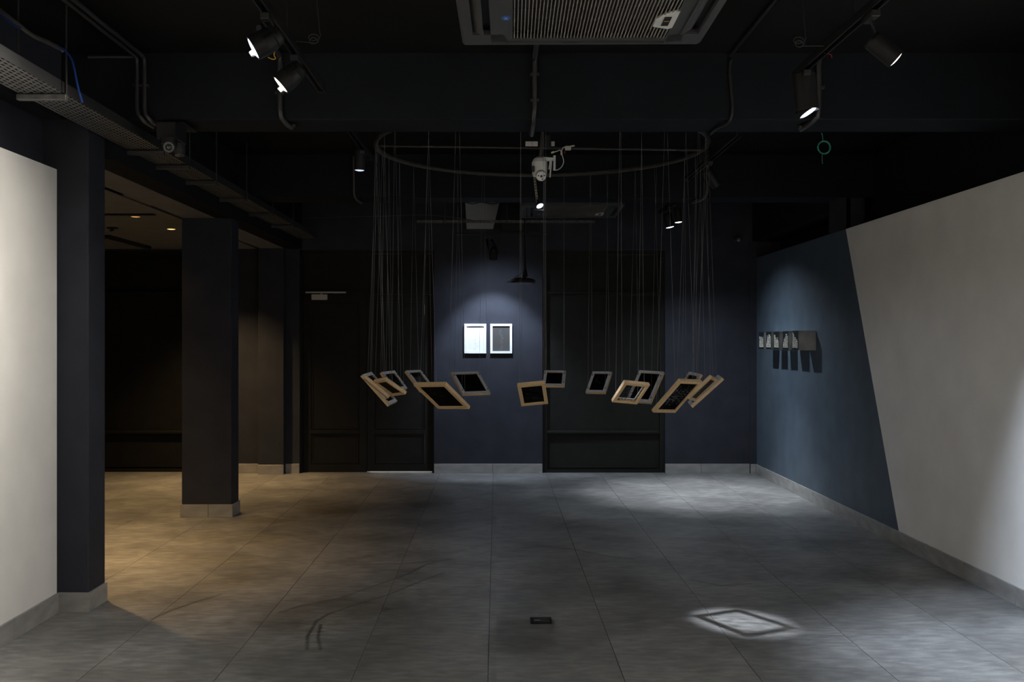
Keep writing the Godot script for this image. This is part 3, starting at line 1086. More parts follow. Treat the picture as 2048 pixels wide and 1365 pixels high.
func hanging_frames() -> void:
	# centre, along the top edge, up the side, width, height, what is on the glass, label
	var list := [
		[Vector3(-0.834, 1.124, -7.105), Vector3(0.139, 0.053, -0.989), Vector3(-0.669, 0.741, -0.054), 0.230, 0.286, 5, "large hanging frame crossed by a frame seen edge-on"],
		[Vector3(-0.810, 1.152, -6.743), Vector3(0.170, 0.090, 0.981), Vector3(-0.762, 0.644, 0.073), 0.178, 0.213, 0, "hanging frame seen edge-on as one wooden bar"],
		[Vector3(-0.687, 1.169, -6.433), Vector3(0.506, 0.104, 0.857), Vector3(-0.740, 0.563, 0.368), 0.187, 0.169, 0, "small tan hanging frame between the edge-on bar and a grey-backed frame"],
		[Vector3(-0.763, 1.167, -7.420), Vector3(0.407, 0.030, -0.913), Vector3(-0.592, 0.770, -0.238), 0.189, 0.173, 4, "grey-faced hanging frame with scribbled glass, partly behind a small tan frame"],
		[Vector3(-0.590, 1.156, -7.720), Vector3(0.584, 0.002, -0.812), Vector3(-0.583, 0.697, -0.418), 0.175, 0.215, 1, "grey-faced hanging frame with written glass, tucked behind a large tan frame"],
		[Vector3(-0.329, 1.133, -6.038), Vector3(0.821, 0.037, 0.570), Vector3(-0.491, 0.555, 0.671), 0.240, 0.280, 5, "large tan hanging frame with curls on dark glass, overlapping a written one"],
		[Vector3(-0.209, 1.124, -8.022), Vector3(0.889, 0.014, -0.459), Vector3(-0.371, 0.609, -0.701), 0.245, 0.273, 0, "hanging frame of plain black glass below the two white framed prints"],
		[Vector3(0.213, 1.155, -5.860), Vector3(0.992, 0.099, 0.080), Vector3(-0.122, 0.556, 0.822), 0.160, 0.232, 2, "tan hanging frame with combed streaks, tilted, at the navy pier's edge"],
		[Vector3(0.471, 1.156, -8.143), Vector3(0.992, -0.010, 0.126), Vector3(0.110, 0.566, -0.817), 0.177, 0.206, 0, "grey-faced hanging frame of plain black glass behind the streaked tan one"],
		[Vector3(0.824, 1.130, -8.032), Vector3(0.911, 0.002, 0.412), Vector3(0.305, 0.670, -0.677), 0.164, 0.239, 5, "grey-faced hanging frame standing alone before the boarded window"],
		[Vector3(0.800, 1.157, -5.967), Vector3(0.928, -0.102, -0.358), Vector3(0.330, 0.670, 0.665), 0.170, 0.182, 3, "tan hanging frame with pale speckled glass that the lamp shines through"],
		[Vector3(1.157, 1.108, -7.773), Vector3(0.759, -0.032, 0.651), Vector3(0.422, 0.785, -0.453), 0.223, 0.299, 0, "large black-glass hanging frame partly hidden by the speckled one"],
		[Vector3(1.115, 1.124, -6.175), Vector3(0.715, -0.057, -0.697), Vector3(0.518, 0.713, 0.473), 0.230, 0.281, 1, "large tan hanging frame with rows of white writing on dark glass"],
		[Vector3(1.421, 1.171, -7.311), Vector3(0.244, -0.056, 0.968), Vector3(0.574, 0.813, -0.097), 0.197, 0.137, 4, "small grey-faced hanging frame peeking over the large written one"],
		[Vector3(1.336, 1.157, -6.482), Vector3(0.403, -0.127, -0.906), Vector3(0.687, 0.697, 0.208), 0.188, 0.208, 2, "narrow-looking tan hanging frame in front of another frame seen nearly edge-on"],
		[Vector3(1.459, 1.115, -6.974), Vector3(-0.103, -0.049, 0.993), Vector3(0.726, 0.679, 0.109), 0.235, 0.289, 0, "hanging frame seen nearly edge-on, behind a narrow-looking tan frame"],
	]
	var films := []
	for k in 6:
		films.append(film(k))
	for e in list:
		var x: Vector3 = e[1].normalized()
		var y: Vector3 = (e[2] - x * x.dot(e[2])).normalized()
		var z := x.cross(y)
		var w: float = e[3] / 2
		var h: float = e[4] / 2
		var t := thing("hanging_artwork", e[6], "picture frame", e[0], "wooden frames hung from the hoop")
		var bs := Basis(x, y, z)
		var inner := 1.0 if z.y > 0 else -1.0
		var th := 0.019
		var mw := 0.02 if e[3] < 0.2 else 0.0225
		var corners := [Vector2(-w, h), Vector2(w, h), Vector2(w, -h), Vector2(-w, -h)]
		for k in 4:
			var p: Vector2 = corners[k]
			var q: Vector2 = corners[(k + 1) % 4]
			var pi := Vector2(p.x - signf(p.x) * mw, p.y - signf(p.y) * mw)
			var qi := Vector2(q.x - signf(q.x) * mw, q.y - signf(q.y) * mw)
			var base := []
			for c in [p, q, qi, pi]:
				base.append(bs * Vector3(c.x, c.y, -th / 2))
			var mb := MB.new()
			mb.prism(base, z * th)
			part("rail", mb, M.wood, t)
			base = []
			for c in [p * 0.985, q * 0.985, qi - q.sign() * 0.004, pi - p.sign() * 0.004]:
				base.append(bs * Vector3(c.x, c.y, inner * th / 2))
			mb = MB.new()
			mb.prism(base, z * inner * 0.004)
			part("backing_strip", mb, M.greyed, t)
			# screw eye and thread near each corner
			var s := Vector2(p.x - signf(p.x) * mw * 0.5, p.y - signf(p.y) * 0.045)
			var eye: Vector3 = bs * Vector3(s.x, s.y, inner * (th / 2 + 0.005))
			mb = MB.new()
			mb.lathe(eye, z * inner, [[0.0, 0.005], [0.003, 0.005], [0.004, 0.0]], 10)
			part("screw", mb, M.screw, t)
			mb = MB.new()
			var here: Vector3 = e[0] + eye
			var flat := Vector3(here.x - RING.x, 0, here.z - RING.z).normalized() * 1.15
			var tie := RING + flat
			tie = tie.lerp(Vector3(here.x, RING.y, here.z), 0.35)
			tie = RING + Vector3(tie.x - RING.x, 0, tie.z - RING.z).normalized() * 1.15
			mb.tube([eye, tie + Vector3(0, -0.0175, 0) - e[0]], 0.0008, 5)
			part("thread", mb, M.thread, t)
		var gw := w - mw + 0.004
		var gh := h - mw + 0.004
		var mb := MB.new()
		for s in [-1.0, 1.0]:
			var zz: float = s * 0.0015 + (0.0075 if e[5] == 3 else 0.0)
			mb.tri(bs * Vector3(-gw, gh, zz), bs * Vector3(gw, gh, zz), bs * Vector3(gw, -gh, zz), z * s, z * s, z * s, Vector2(0, 0), Vector2(1, 0), Vector2(1, 1))
			mb.tri(bs * Vector3(-gw, gh, zz), bs * Vector3(gw, -gh, zz), bs * Vector3(-gw, -gh, zz), z * s, z * s, z * s, Vector2(0, 0), Vector2(1, 1), Vector2(0, 1))
			if e[5] == 3:
				break
		part("glass_panel", mb, films[e[5]], t)


func framed_prints() -> void:
	var d := D_BACK
	for k in 2:
		var x0 := X([928.6, 980.6][k], d - 0.03)
		var x1 := X([972.4, 1024.2][k], d - 0.03)
		var y0 := Y(707.2, d - 0.03)
		var y1 := Y(648, d - 0.03)
		var c := Vector3((x0 + x1) / 2, (y0 + y1) / 2, -d)
		var w := (x1 - x0) / 2
		var h := (y1 - y0) / 2
		var t := thing("framed_print", ["white framed print on white paper with faint pale drawing", "white framed print on dark grey paper with faint drawing"][k], "picture frame", c, "framed prints on the navy wall")
		var mw := 0.025
		var corners := [Vector2(-w, h), Vector2(w, h), Vector2(w, -h), Vector2(-w, -h)]
		for i in 4:
			var p: Vector2 = corners[i]
			var q: Vector2 = corners[(i + 1) % 4]
			var base := []
			for v in [p, q, q - q.sign() * mw, p - p.sign() * mw]:
				base.append(Vector3(v.x, v.y, 0.0))
			var mb := MB.new()
			mb.prism(base, Vector3(0, 0, 0.036))
			part("rail", mb, M.white_frame, t)
		var mb := MB.new()
		var a := w - mw
		var b := h - mw
		mb.face(Vector3(-a, b, 0.018), Vector3(a, b, 0.018), Vector3(a, -b, 0.018), Vector3(-a, -b, 0.018), Vector3(0, 0, 1))
		part("print", mb, picture(print_image(k), 0.7), t)
		mb = MB.new()
		mb.mm(Vector3(-a, -b, 0.0), Vector3(a, b, 0.016))
		part("mount_board", mb, M.white_frame, t)


func print_image(k: int) -> Image:
	var g := RandomNumberGenerator.new()
	g.seed = 40 + k
	var im := Image.create(200, 290, false, Image.FORMAT_RGBA8)
	im.fill(Color(0.86, 0.86, 0.86) if k == 0 else Color(0.25, 0.245, 0.24))
	var c := Color(0.72, 0.72, 0.73, 0.5) if k == 0 else Color(0.42, 0.41, 0.42, 0.5)
	# a drooping stem with small curled petals, barely darker or lighter than the sheet
	var p := Vector2(104, 20)
	var bends := [Vector2(96, 55), Vector2(88, 85), Vector2(104, 110), Vector2(112, 140), Vector2(98, 165), Vector2(104, 200), Vector2(110, 235), Vector2(102, 270)]
	for q in bends:
		stroke(im, p, q, 0.9, Color(c.r, c.g, c.b, 0.25))
		if g.randf() < 0.8:
			for i in 5:
				var s: Vector2 = q + Vector2(g.randf_range(-16, 16), g.randf_range(-12, 12))
				for j in 6:
					var a := j * 0.8
					stroke(im, s + Vector2(cos(a) * 6, sin(a) * 4), s + Vector2(cos(a + 0.8) * 6, sin(a + 0.8) * 4), 0.9, c)
		p = q
	for i in 12:
		var s := Vector2(g.randf_range(30, 170), g.randf_range(150, 215))
		stroke(im, s, s + Vector2(g.randf_range(-22, 22), g.randf_range(-4, 4)), 1.0, Color(c.r, c.g, c.b, 0.25))
	return im


func text_boxes() -> void:
	# five small boxes standing off the blue wall, lettered faces towards the room
	var near := [10.17, 9.9, 9.62, 9.31, 9.01]
	var labels := ["lettered wall box at the end of the row towards the back wall", "second lettered wall box of five counting from the back wall", "middle one of five lettered boxes on the blue wall", "fourth lettered wall box of five counting from the back wall", "lettered wall box at the row's end, its plain grey side showing"]
	for k in 5:
		var d: float = near[k]
		var ln := 0.19
		var c := Vector3(X_WALL_R, EYE + 0.01, -d - ln / 2)
		var t := thing("lettered_box", labels[k], "wall box", c, "row of lettered boxes on the blue wall")
		var mb := MB.new()
		mb.mm(Vector3(-0.158, -0.087, -ln / 2), Vector3(-0.002, 0.086, ln / 2))
		part("body", mb, over_world(paint(0.42, 0.42, 0.41, 0.5), noise_tex(60, 0.02, 3, 0.85, 1.0, 128), Vector3(2, 2, 2)), t)
		mb = MB.new()
		mb.mm(Vector3(-0.16, 0.086, -ln / 2), Vector3(-0.003, 0.09, ln / 2))
		part("top_plate", mb, M.mirror, t)
		mb = MB.new()
		mb.mm(Vector3(-0.161, -0.09, -ln / 2), Vector3(-0.003, -0.087, ln / 2))
		mb.mm(Vector3(-0.162, -0.09, ln / 2 - 0.003), Vector3(-0.158, 0.09, ln / 2 + 0.001))
		part("edge_strip", mb, paint(0.08, 0.15, 0.12, 0.3), t)
		mb = MB.new()
		mb.mm(Vector3(-0.161, -0.088, -ln / 2), Vector3(-0.158, 0.089, ln / 2 - 0.003))
		var fc := part("front_plate", mb, M.black_plastic, t)
		mb = MB.new()
		var x := -0.1615
		mb.face(Vector3(x, 0.085, -ln / 2 + 0.002), Vector3(x, 0.085, ln / 2 - 0.004), Vector3(x, -0.084, ln / 2 - 0.004), Vector3(x, -0.084, -ln / 2 + 0.002), Vector3(-1, 0, 0))
		part("lettering", mb, picture(letter_image(k), 0.5), fc)


func letter_image(k: int) -> Image:
	# blocky white marks set in ragged upright columns, too coarse to read
	var g := RandomNumberGenerator.new()
	g.seed = 70 + k
	var im := Image.create(96, 96, false, Image.FORMAT_RGBA8)
	im.fill(Color(0.03, 0.05, 0.055))
	for r in 6:
		var x := 8.0 + r * 14.0
		var y := 84.0
		var end: float = [[26, 20, 30, 22, 34, 30], [60, 16, 34, 12, 18, 28], [14, 22, 36, 40, 34, 50], [60, 40, 26, 14, 16, 20], [10, 14, 30, 34, 44, 52]][k][r]
		while y > end:
			var a := g.randf_range(3, 7)
			for s in 2:
				stroke(im, Vector2(x + g.randf_range(0, 8), y), Vector2(x + g.randf_range(0, 8), y - a), 1.3, Color(0.97, 0.95, 0.88))
			stroke(im, Vector2(x, y - a / 2), Vector2(x + 8, y - a / 2), 1.0, Color(0.97, 0.95, 0.88))
			y -= a + g.randf_range(1.5, 5)
	return im


func camera_and_lamp() -> void:
	# security camera hung at the middle of the hoop
	var d := 6.85
	var o := P(1079, 330, d)
	var t := thing("security_camera", "white dome security camera on a pole at the hoop's centre", "camera", o)
	var q := func(x: float, y: float, dd := 6.85) -> Vector3: return P(x, y, dd) - o
	var mb := MB.new()
	mb.tube([q.call(1086, 250), q.call(1080.5, 318)], 0.012, 10)
	mb.tube([q.call(1086, 250), Vector3(q.call(1086, 250).x, Y_CEIL - o.y + 0.003, 0)], 0.012, 10)
	part("drop_pole", mb, M.hoop, t)
	mb = MB.new()
	mb.lathe(q.call(1079, 313.5), Vector3.DOWN, [[0.0, 0.0], [0.004, 0.022], [0.016, 0.04], [0.04, 0.052], [0.075, 0.0535], [0.115, 0.051], [0.135, 0.044], [0.14, 0.03]], 24)
	part("body", mb, M.white_plastic, t)
	mb = MB.new()
	mb.ball(q.call(1081, 350, 6.82), Vector3(0.036, 0.041, 0.036), 20, 12)
	var head := part("head", mb, M.white_plastic, t)
	var fdir := Vector3(0.12, -0.42, 0.9).normalized()
	var hc: Vector3 = q.call(1081, 350, 6.82)
	mb = MB.new()
	mb.lathe(hc + fdir * 0.022, fdir, [[0.0, 0.034], [0.012, 0.034], [0.014, 0.031], [0.014, 0.0]], 24)
	part("face_plate", mb, M.white_plastic, head)
	var sx := fdir.cross(Vector3.UP).normalized()
	var sy := sx.cross(fdir)
	mb = MB.new()
	mb.lathe(hc + fdir * 0.0365, fdir, [[0.0, 0.0085], [0.002, 0.0085], [0.002, 0.0]], 16)
	part("lens", mb, M.black_plastic, head)
	for s in [[-0.02, 0.006], [0.02, 0.004], [-0.008, -0.019]]:
		mb = MB.new()
		mb.lathe(hc + fdir * 0.0365 + sx * s[0] + sy * s[1], fdir, [[0.0, 0.005], [0.001, 0.005], [0.001, 0.0]], 10)
		part("led", mb, M.black_plastic, head)
	mb = MB.new()
	mb.cbox(q.call(1066.5, 338, 6.8), Vector3(0.018, 0.04, 0.012), 0.003)
	part("side_vent", mb, M.black_plastic, t)
	mb = MB.new()
	mb.prism([q.call(1085, 314), q.call(1108, 315.5), q.call(1108, 320), q.call(1094, 322)], Vector3(0, 0, -0.03))
	part("arm", mb, M.white_plastic, t)
	mb = MB.new()
	mb.tube([q.call(1109, 311.5), q.call(1108.5, 341)], 0.0085, 10)
	part("wall_plate", mb, M.white_plastic, t)
	for s in [[1103, 320, 1100, 355], [1100.5, 321, 1098, 339]]:
		mb = MB.new()
		mb.tube([q.call(s[0], s[1], 6.8), q.call(s[2], s[3], 6.8)], 0.0045, 8)
		part("antenna", mb, M.white_plastic, t)
	mb = MB.new()
	mb.tube(smooth([q.call(1109, 340.5), q.call(1116, 339.5), q.call(1123, 334), q.call(1127, 325), q.call(1126, 316), q.call(1123.5, 308), q.call(1123.5, 301), q.call(1126.5, 295.5), q.call(1131, 294)]), 0.003, 6)
	mb.tube(smooth([q.call(1122.5, 305), q.call(1120, 300.5), q.call(1113, 303), q.call(1104, 305.5)]), 0.003, 6)
	var cb := part("cable", mb, M.white_plastic, t)
	mb = MB.new()
	mb.cbox(q.call(1136, 296.5), Vector3(0.04, 0.03, 0.02), 0.004)
	mb.tube([q.call(1141, 293), q.call(1149, 291.5)], 0.006, 8)
	var cream := paint(0.5, 0.49, 0.42, 0.5)
	part("connector", mb, cream, cb)
	for e in [[1102.5, 306, 1108, 304.2], [1123, 303, 1123, 310]]:
		mb = MB.new()
		mb.tube([q.call(e[0], e[1]), q.call(e[2], e[3])], 0.0065, 8)
		part("connector", mb, cream, cb)
	mb = MB.new()
	mb.box(q.call(1129.5, 305), Vector3(0.006, 0.02, 0.006))
	part("tag", mb, M.red, cb)
	# power supply boxes on the cross bar
	t = thing("power_adapter", "black power adapter with white blocks on the hoop's cross bar", "adapter", P(1094, 284, 6.96))
	o = t.position
	mb = MB.new()
	mb.cbox(P(1095, 283.5, 6.96) - o, Vector3(0.05, 0.085, 0.05), 0.005)
	part("body", mb, M.black_plastic, t)
	for s in [[1057.5, 13.2], [1070, 11.0], [1105.5, 7.4]]:
		mb = MB.new()
		mb.cbox(P(s[0], 288, 6.978) - o, Vector3(s[1] * 7.0 / F, 0.034, 0.012), 0.002)
		part("white_block", mb, M.white_plastic, t)
	# perforated straps and lamp
	var lp := P(1080, 412.5, 6.77)
	t = thing("hanging_lamp", "small lit lamp in an open bracket hung by perforated straps", "lamp", lp)
	for s in [[1068.5, 352, 1074.5, 404.5, paint(0.34, 0.33, 0.25, 0.5)], [1090.5, 350, 1088.5, 403, paint(0.07, 0.07, 0.07, 0.5)]]:
		var a := P(s[0], s[1], 6.93) - lp
		var b := P(s[2], s[3], 6.78) - lp
		var up := (a - b).normalized()
		var ln := a.distance_to(b)
		mb = MB.new()
		# strap with real holes: side bands and bridges
		var n := 9
		for e in [-1.0, 1.0]:
			mb.prism([b + Vector3(e * 0.0075, 0, 0), b + Vector3(e * 0.004, 0, 0), a + Vector3(e * 0.004, 0, 0), a + Vector3(e * 0.0075, 0, 0)], Vector3(0, 0, 0.0015))
		for k in n + 1:
			var c := b.lerp(a, float(k) / n)
			var hh := ln / n * 0.31
			mb.prism([c + Vector3(-0.0042, 0, 0) - up * hh, c + Vector3(0.0042, 0, 0) - up * hh, c + Vector3(0.0042, 0, 0) + up * hh, c + Vector3(-0.0042, 0, 0) + up * hh], Vector3(0, 0, 0.0014))
		part("perforated_strap", mb, s[4], t)
	var aim := Vector3(0.8, 1.157, -5.967)
	var dir := (aim - lp).normalized()
	mb = MB.new()
	mb.tube([P(1074, 404, 6.77) - lp, P(1068.5, 419.5, 6.8) - lp, P(1087.5, 420.5, 6.76) - lp, P(1089.5, 402, 6.76) - lp], 0.0022, 6)
	mb.tube([P(1068.5, 419.5, 6.8) - lp, P(1076, 408, 6.82) - lp], 0.0022, 6)
	part("bracket", mb, M.dark_pipe, t)
	mb = MB.new()
	mb.lathe(Vector3.ZERO, dir, [[-0.055, 0.0], [-0.055, 0.011], [-0.03, 0.014], [-0.008, 0.024], [0.0, 0.0265], [0.0, 0.0245], [-0.003, 0.024]], 24)
	part("housing", mb, M.black_metal, t)
	mb = MB.new()
	mb.lathe(Vector3.ZERO, dir, [[-0.003, 0.0245], [0.0, 0.015], [0.001, 0.0]], 24)
	part("bulb", mb, M.glow_cool, t)
	spot(t, dir * 0.008, dir, Color(0.93, 0.96, 1.0), 26.0, 5.3, 1.0, 0.018)
	# second light added under the lamp, a wide spill to brighten the hung frames
	spot(t, Vector3(0, -0.034, 0), Vector3.DOWN, Color(0.95, 0.97, 1.0), 0.46, 84.0, 0.35, 0.025)


func pipe(called: String, label: String, category: String, pts: Array, r: float, m: Material, clamps := [], group := "") -> Node3D:
	var t := thing(called, label, category, pts[0], group)
	var mb := MB.new()
	var rel := []
	for p in pts:
		rel.append(p - pts[0])
	mb.tube(rel, r, 8)
	part("run", mb, m, t)
	for c in clamps:
		mb = MB.new()
		mb.cbox(c - pts[0], Vector3(r * 3.6, 0.016, r * 2.1), 0.002)
		part("clamp", mb, m, t)
	return t


func ceiling_services() -> void:
	# long perforated tray
	var x0 := -2.16
	var x1 := -1.955
	var y := 2.585
	var t := thing("cable_tray", "long perforated metal cable tray hung below the beams", "cable tray", Vector3((x0 + x1) / 2, y, -6.5))
	var o := t.position
	var mb := MB.new()
	var zz0 := -1.6
	var zz1 := -10.9
	mb.mm(Vector3(x0, y, zz0) - o, Vector3(x0 + 0.002, y + 0.05, zz1) - o)
	mb.mm(Vector3(x1 - 0.002, y, zz0) - o, Vector3(x1, y + 0.05, zz1) - o)
	part("side_rail", mb, M.dark_pipe, t)
	mb = MB.new()
	# slotted sheet: a strip between every two slots, and bands between the rows
	var rows := 9
	var pitch := (x1 - x0) / rows
	var cell := 0.045
	var nz := int((zz0 - zz1) / cell)
	var dn := Vector3(0, -1, 0)
	for r in rows:
		var a := x0 + pitch * r
		mb.face(Vector3(a, y, zz0) - o, Vector3(a + pitch * 0.58, y, zz0) - o, Vector3(a + pitch * 0.58, y, zz1) - o, Vector3(a, y, zz1) - o, dn)
		for k in nz:
			var z := zz0 - k * cell - (cell / 2 if r % 2 == 1 else 0.0)
			mb.face(Vector3(a + pitch * 0.58, y, z) - o, Vector3(a + pitch, y, z) - o, Vector3(a + pitch, y, z - cell * 0.4) - o, Vector3(a + pitch * 0.58, y, z - cell * 0.4) - o, dn)
	part("slotted_sheet", mb, M.galvanised, t)
	for s in [3.5, 4.53, 5.86, 6.35, 6.96, 7.8, 8.72, 9.6]:
		var yy := y - 0.018
		mb = MB.new()
		mb.cbox(Vector3((x0 + x1) / 2, yy, -s) - o, Vector3(0.225, 0.026, 0.03), 0.003)
		part("strut", mb, M.galvanised if s < 5.0 else M.dark_pipe, t)
		if s in [5.86]:
			continue
		for x in [x0 - 0.006, x1 + 0.006]:
			if x < -2.1:
				if s > 5.0:
					continue
			mb = MB.new()
			mb.tube([Vector3(x, yy, -s) - o, Vector3(x, (Y_CEIL + 0.002 if not (s > 8.3 and s < 8.65) else Y_BEAM), -s) - o], 0.005, 8)
			part("hanger_rod", mb, M.dark_pipe, t)
	# conduits on the ceiling and over the first beam
	var n := 0
	for x in [-1.934, -1.894]:
		var p := [Vector3(x, 2.992, -1.5), Vector3(x, 2.992, -5.33), Vector3(x, 2.984, -5.372), Vector3(x, 2.95, -5.38), Vector3(x, 2.72, -5.38), Vector3(x + 0.01, 2.68, -5.375), Vector3(x + 0.04, 2.645, -5.385), Vector3(x + 0.07, 2.63, -5.44)]
		pipe("conduit", ["dark conduit pipe beside its twin, nearer the cable tray", "dark conduit pipe beside its twin, running to the camera box"][n], "conduit", p, 0.0125, M.dark_pipe, [Vector3(x, 2.84, -5.385)], "conduits over the beam")
		n += 1
	pipe("conduit", "dark conduit running level along the beam top to the cable tray", "conduit", [Vector3(-1.95, 2.995, -5.385), Vector3(-2.2, 2.995, -5.385)], 0.009, M.dark_pipe, [], "conduits over the beam")
	pipe("conduit", "dark conduit with elbow dropping over the beam behind the bell spotlights", "conduit", [Vector3(-1.165, 3.0, -4.9), Vector3(-1.165, 3.0, -5.36), Vector3(-1.165, 2.97, -5.382), Vector3(-1.165, 2.71, -5.382), Vector3(-1.16, 2.67, -5.385), Vector3(-1.14, 2.643, -5.43), Vector3(-1.13, 2.643, -5.52)], 0.014, M.dark_pipe, [Vector3(-1.165, 2.8, -5.385), Vector3(-1.13, 2.648, -5.5)], "conduits over the beam")
	pipe("conduit", "dark drain pipe dropping over the beam behind the air conditioner", "conduit", [Vector3(0.206, 2.99, -3.98), Vector3(0.206, 2.99, -5.36), Vector3(0.206, 2.96, -5.382), Vector3(0.206, 2.72, -5.382), Vector3(0.2, 2.67, -5.384), Vector3(0.2, 2.642, -5.42), Vector3(0.2, 2.64, -5.7)], 0.0135, M.dark_pipe, [Vector3(0.206, 2.9, -5.385), Vector3(0.206, 2.76, -5.385)], "conduits over the beam")
	var cab := [Vector3(1.262, 3.008, -1.5), Vector3(1.26, 3.008, -3.2), Vector3(1.264, 3.006, -5.3), Vector3(1.263, 2.98, -5.385), Vector3(1.258, 2.9, -5.388), Vector3(1.27, 2.76, -5.388), Vector3(1.268, 2.68, -5.39), Vector3(1.25, 2.645, -5.43), Vector3(1.225, 2.648, -5.56), Vector3(1.22, 2.645, -5.7)]
	pipe("ceiling_cable", "black cable clipped across the ceiling and looped over the beam", "cable", smooth(cab, 5), 0.0085, M.black_plastic, [], "")
	pipe("conduit", "dark conduit with elbow dropping beside the green wire coil", "conduit", [Vector3(1.735, 2.995, -4.9), Vector3(1.735, 2.995, -5.36), Vector3(1.735, 2.965, -5.382), Vector3(1.735, 2.72, -5.382), Vector3(1.73, 2.675, -5.385), Vector3(1.7, 2.642, -5.43), Vector3(1.69, 2.64, -5.56)], 0.0135, M.dark_pipe, [Vector3(1.74, 2.83, -5.385), Vector3(1.69, 2.645, -5.52)], "conduits over the beam")
	pipe("conduit", "dark conduit with elbow on the second beam beside the short track", "conduit", [Vector3(-1.185, 3.0, -8.29), Vector3(-1.185, 2.72, -8.302), Vector3(-1.18, 2.67, -8.306), Vector3(-1.16, 2.643, -8.36), Vector3(-1.15, 2.643, -8.5)], 0.013, M.dark_pipe, [], "conduits over the beam")
	pipe("conduit", "dark conduit on the second beam below the turned-away spotlight", "conduit", [Vector3(1.755, 3.0, -8.29), Vector3(1.755, 2.72, -8.302), Vector3(1.74, 2.67, -8.306), Vector3(1.7, 2.643, -8.36), Vector3(1.66, 2.643, -8.48)], 0.013, M.dark_pipe, [], "conduits over the beam")
	# flexible conduit and blue cable near the tray hangers
	pipe("flexible_conduit", "grey flexible conduit slung between the tray hanger rods", "conduit", smooth([P(-60, -20, 4.5), P(0, 21, 4.5), P(30, 44, 4.5), P(64, 70, 4.52), P(95, 84, 4.52), P(126, 101, 4.51)], 5), 0.011, M.galvanised)
	pipe("blue_cable", "blue data cable leaving the flexible conduit and dropping to the tray", "cable", smooth([P(118, 94, 4.49), P(131, 102, 4.49), P(143, 118, 4.49), P(149, 140, 4.49), P(154, 166, 4.49), P(160, 190, 4.49), P(165, 205, 4.49)], 5), 0.0045, M.blue_cable)
	pipe("blue_cable", "blue data cable bowed below the flexible conduit", "cable", smooth([P(-40, 5, 4.48), P(0, 29, 4.48), P(16, 41, 4.48), P(32, 53, 4.48), P(42, 55, 4.48)], 5), 0.0045, M.blue_cable)
	# camera box under the first beam
	t = thing("junction_box_camera", "black turret camera under a square box beside the conduits", "camera", P(334, 262, 5.3))
	o = t.position
	mb = MB.new()
	mb.cbox(P(333.5, 261, 5.36) - o + Vector3(0, 0, -0.08), Vector3(0.102, 0.09, 0.2), 0.005)
	part("box", mb, M.black_metal, t)
	mb = MB.new()
	mb.cbox(P(340, 242, 5.36) - o + Vector3(0, -0.004, -0.14), Vector3(0.14, 0.01, 0.24), 0.003)
	part("mounting_plate", mb, M.black_metal, t)
	mb = MB.new()
	mb.lathe(P(337, 277, 5.3) - o, Vector3.DOWN, [[0.0, 0.043], [0.03, 0.044], [0.05, 0.036], [0.062, 0.02], [0.066, 0.0]], 20)
	part("turret", mb, M.black_metal, t)
	var cd := Vector3(0.06, -0.25, 1).normalized()
	var cc := P(339, 294, 5.28) - o
	mb = MB.new()
	mb.lathe(cc, cd, [[-0.02, 0.03], [0.016, 0.03], [0.018, 0.027], [0.018, 0.018], [0.012, 0.017]], 20)
	part("lens_ring", mb, M.dark_pipe, t)
	mb = MB.new()
	mb.lathe(cc, cd, [[0.012, 0.017], [0.016, 0.01], [0.018, 0.0]], 16)
	part("lens", mb, paint(0.02, 0.02, 0.022, 0.08), t)
	mb = MB.new()
	mb.lathe(P(358, 284, 5.5) - o, Vector3(0.1, -1, 0.2), [[0.0, 0.03], [0.05, 0.032], [0.08, 0.026], [0.09, 0.0]], 16)
	part("elbow", mb, M.dark_pipe, t)
	# suspended hooks tied to the tracks
	for h in [[628, 86, 4.3, 592, 83], [1599, 92, 4.25, 1648, 92]]:
		var c := P(h[0], h[1], h[2])
		t = thing("wire_hook", ["coiled wire hook tied beside the bell spotlights", "coiled wire hook tied beside the large cylinder spotlight"][0 if h[0] < 1000 else 1], "hook", c, "wire hooks on the tracks")
		mb = MB.new()
		var loop := []
		for k in 30:
			var an := TAU * k / 14.0
			loop.append(Vector3(cos(an) * (0.016 + 0.0004 * k), sin(an) * 0.018 + 0.0012 * k, 0.004 * sin(an * 0.5)))
		loop.append(Vector3(0.004, Y_CEIL - c.y, 0))
		mb.tube(loop, 0.0018, 6)
		mb.tube([P(h[3], h[4], h[2]) - c, Vector3(0.01, 0, 0)], 0.0018, 6)
		part("wire", mb, M.dark_pipe, t)
	# bits of coloured wire
	pipe("yellow_wire", "short yellow wire hanging between the bell spotlights", "wire", smooth([Vector3(-0.89, EYE + 1.272, -4.1), P(549, 104, 4.1), P(548.5, 111, 4.1), P(551, 117, 4.1), P(545, 118.5, 4.1), P(536, 114.5, 4.1)], 5), 0.0022, M.yellow)
	pipe("red_wire", "short red wire sticking out below the track", "wire", [Vector3(1.44, EYE + 1.272, -4.4), P(1657, 108, 4.4), P(1663, 110, 4.4), P(1663.5, 116, 4.4)], 0.0018, M.red)
	var coil := []
	for k in 46:
		var an := TAU * k / 13.0 - PI / 2
		coil.append(P(1648 + cos(an) * (11 + 0.06 * k), 295 + sin(an) * (11.5 + 0.05 * k), 5.6 + 0.004 * sin(an * 0.7)))
	coil.insert(0, P(1646, 283, 5.6))
	coil.insert(0, P(1645, 272, 5.6))
	coil.insert(0, P(1643, 266, 5.6))
	coil.append(P(1645, 306, 5.6))
	coil.append(P(1644, 316, 5.6))
	coil.append(P(1645, 328, 5.6))
	pipe("green_wire_coil", "coil of thin green wire hanging below the first beam", "wire", coil, 0.0024, M.green_cable)


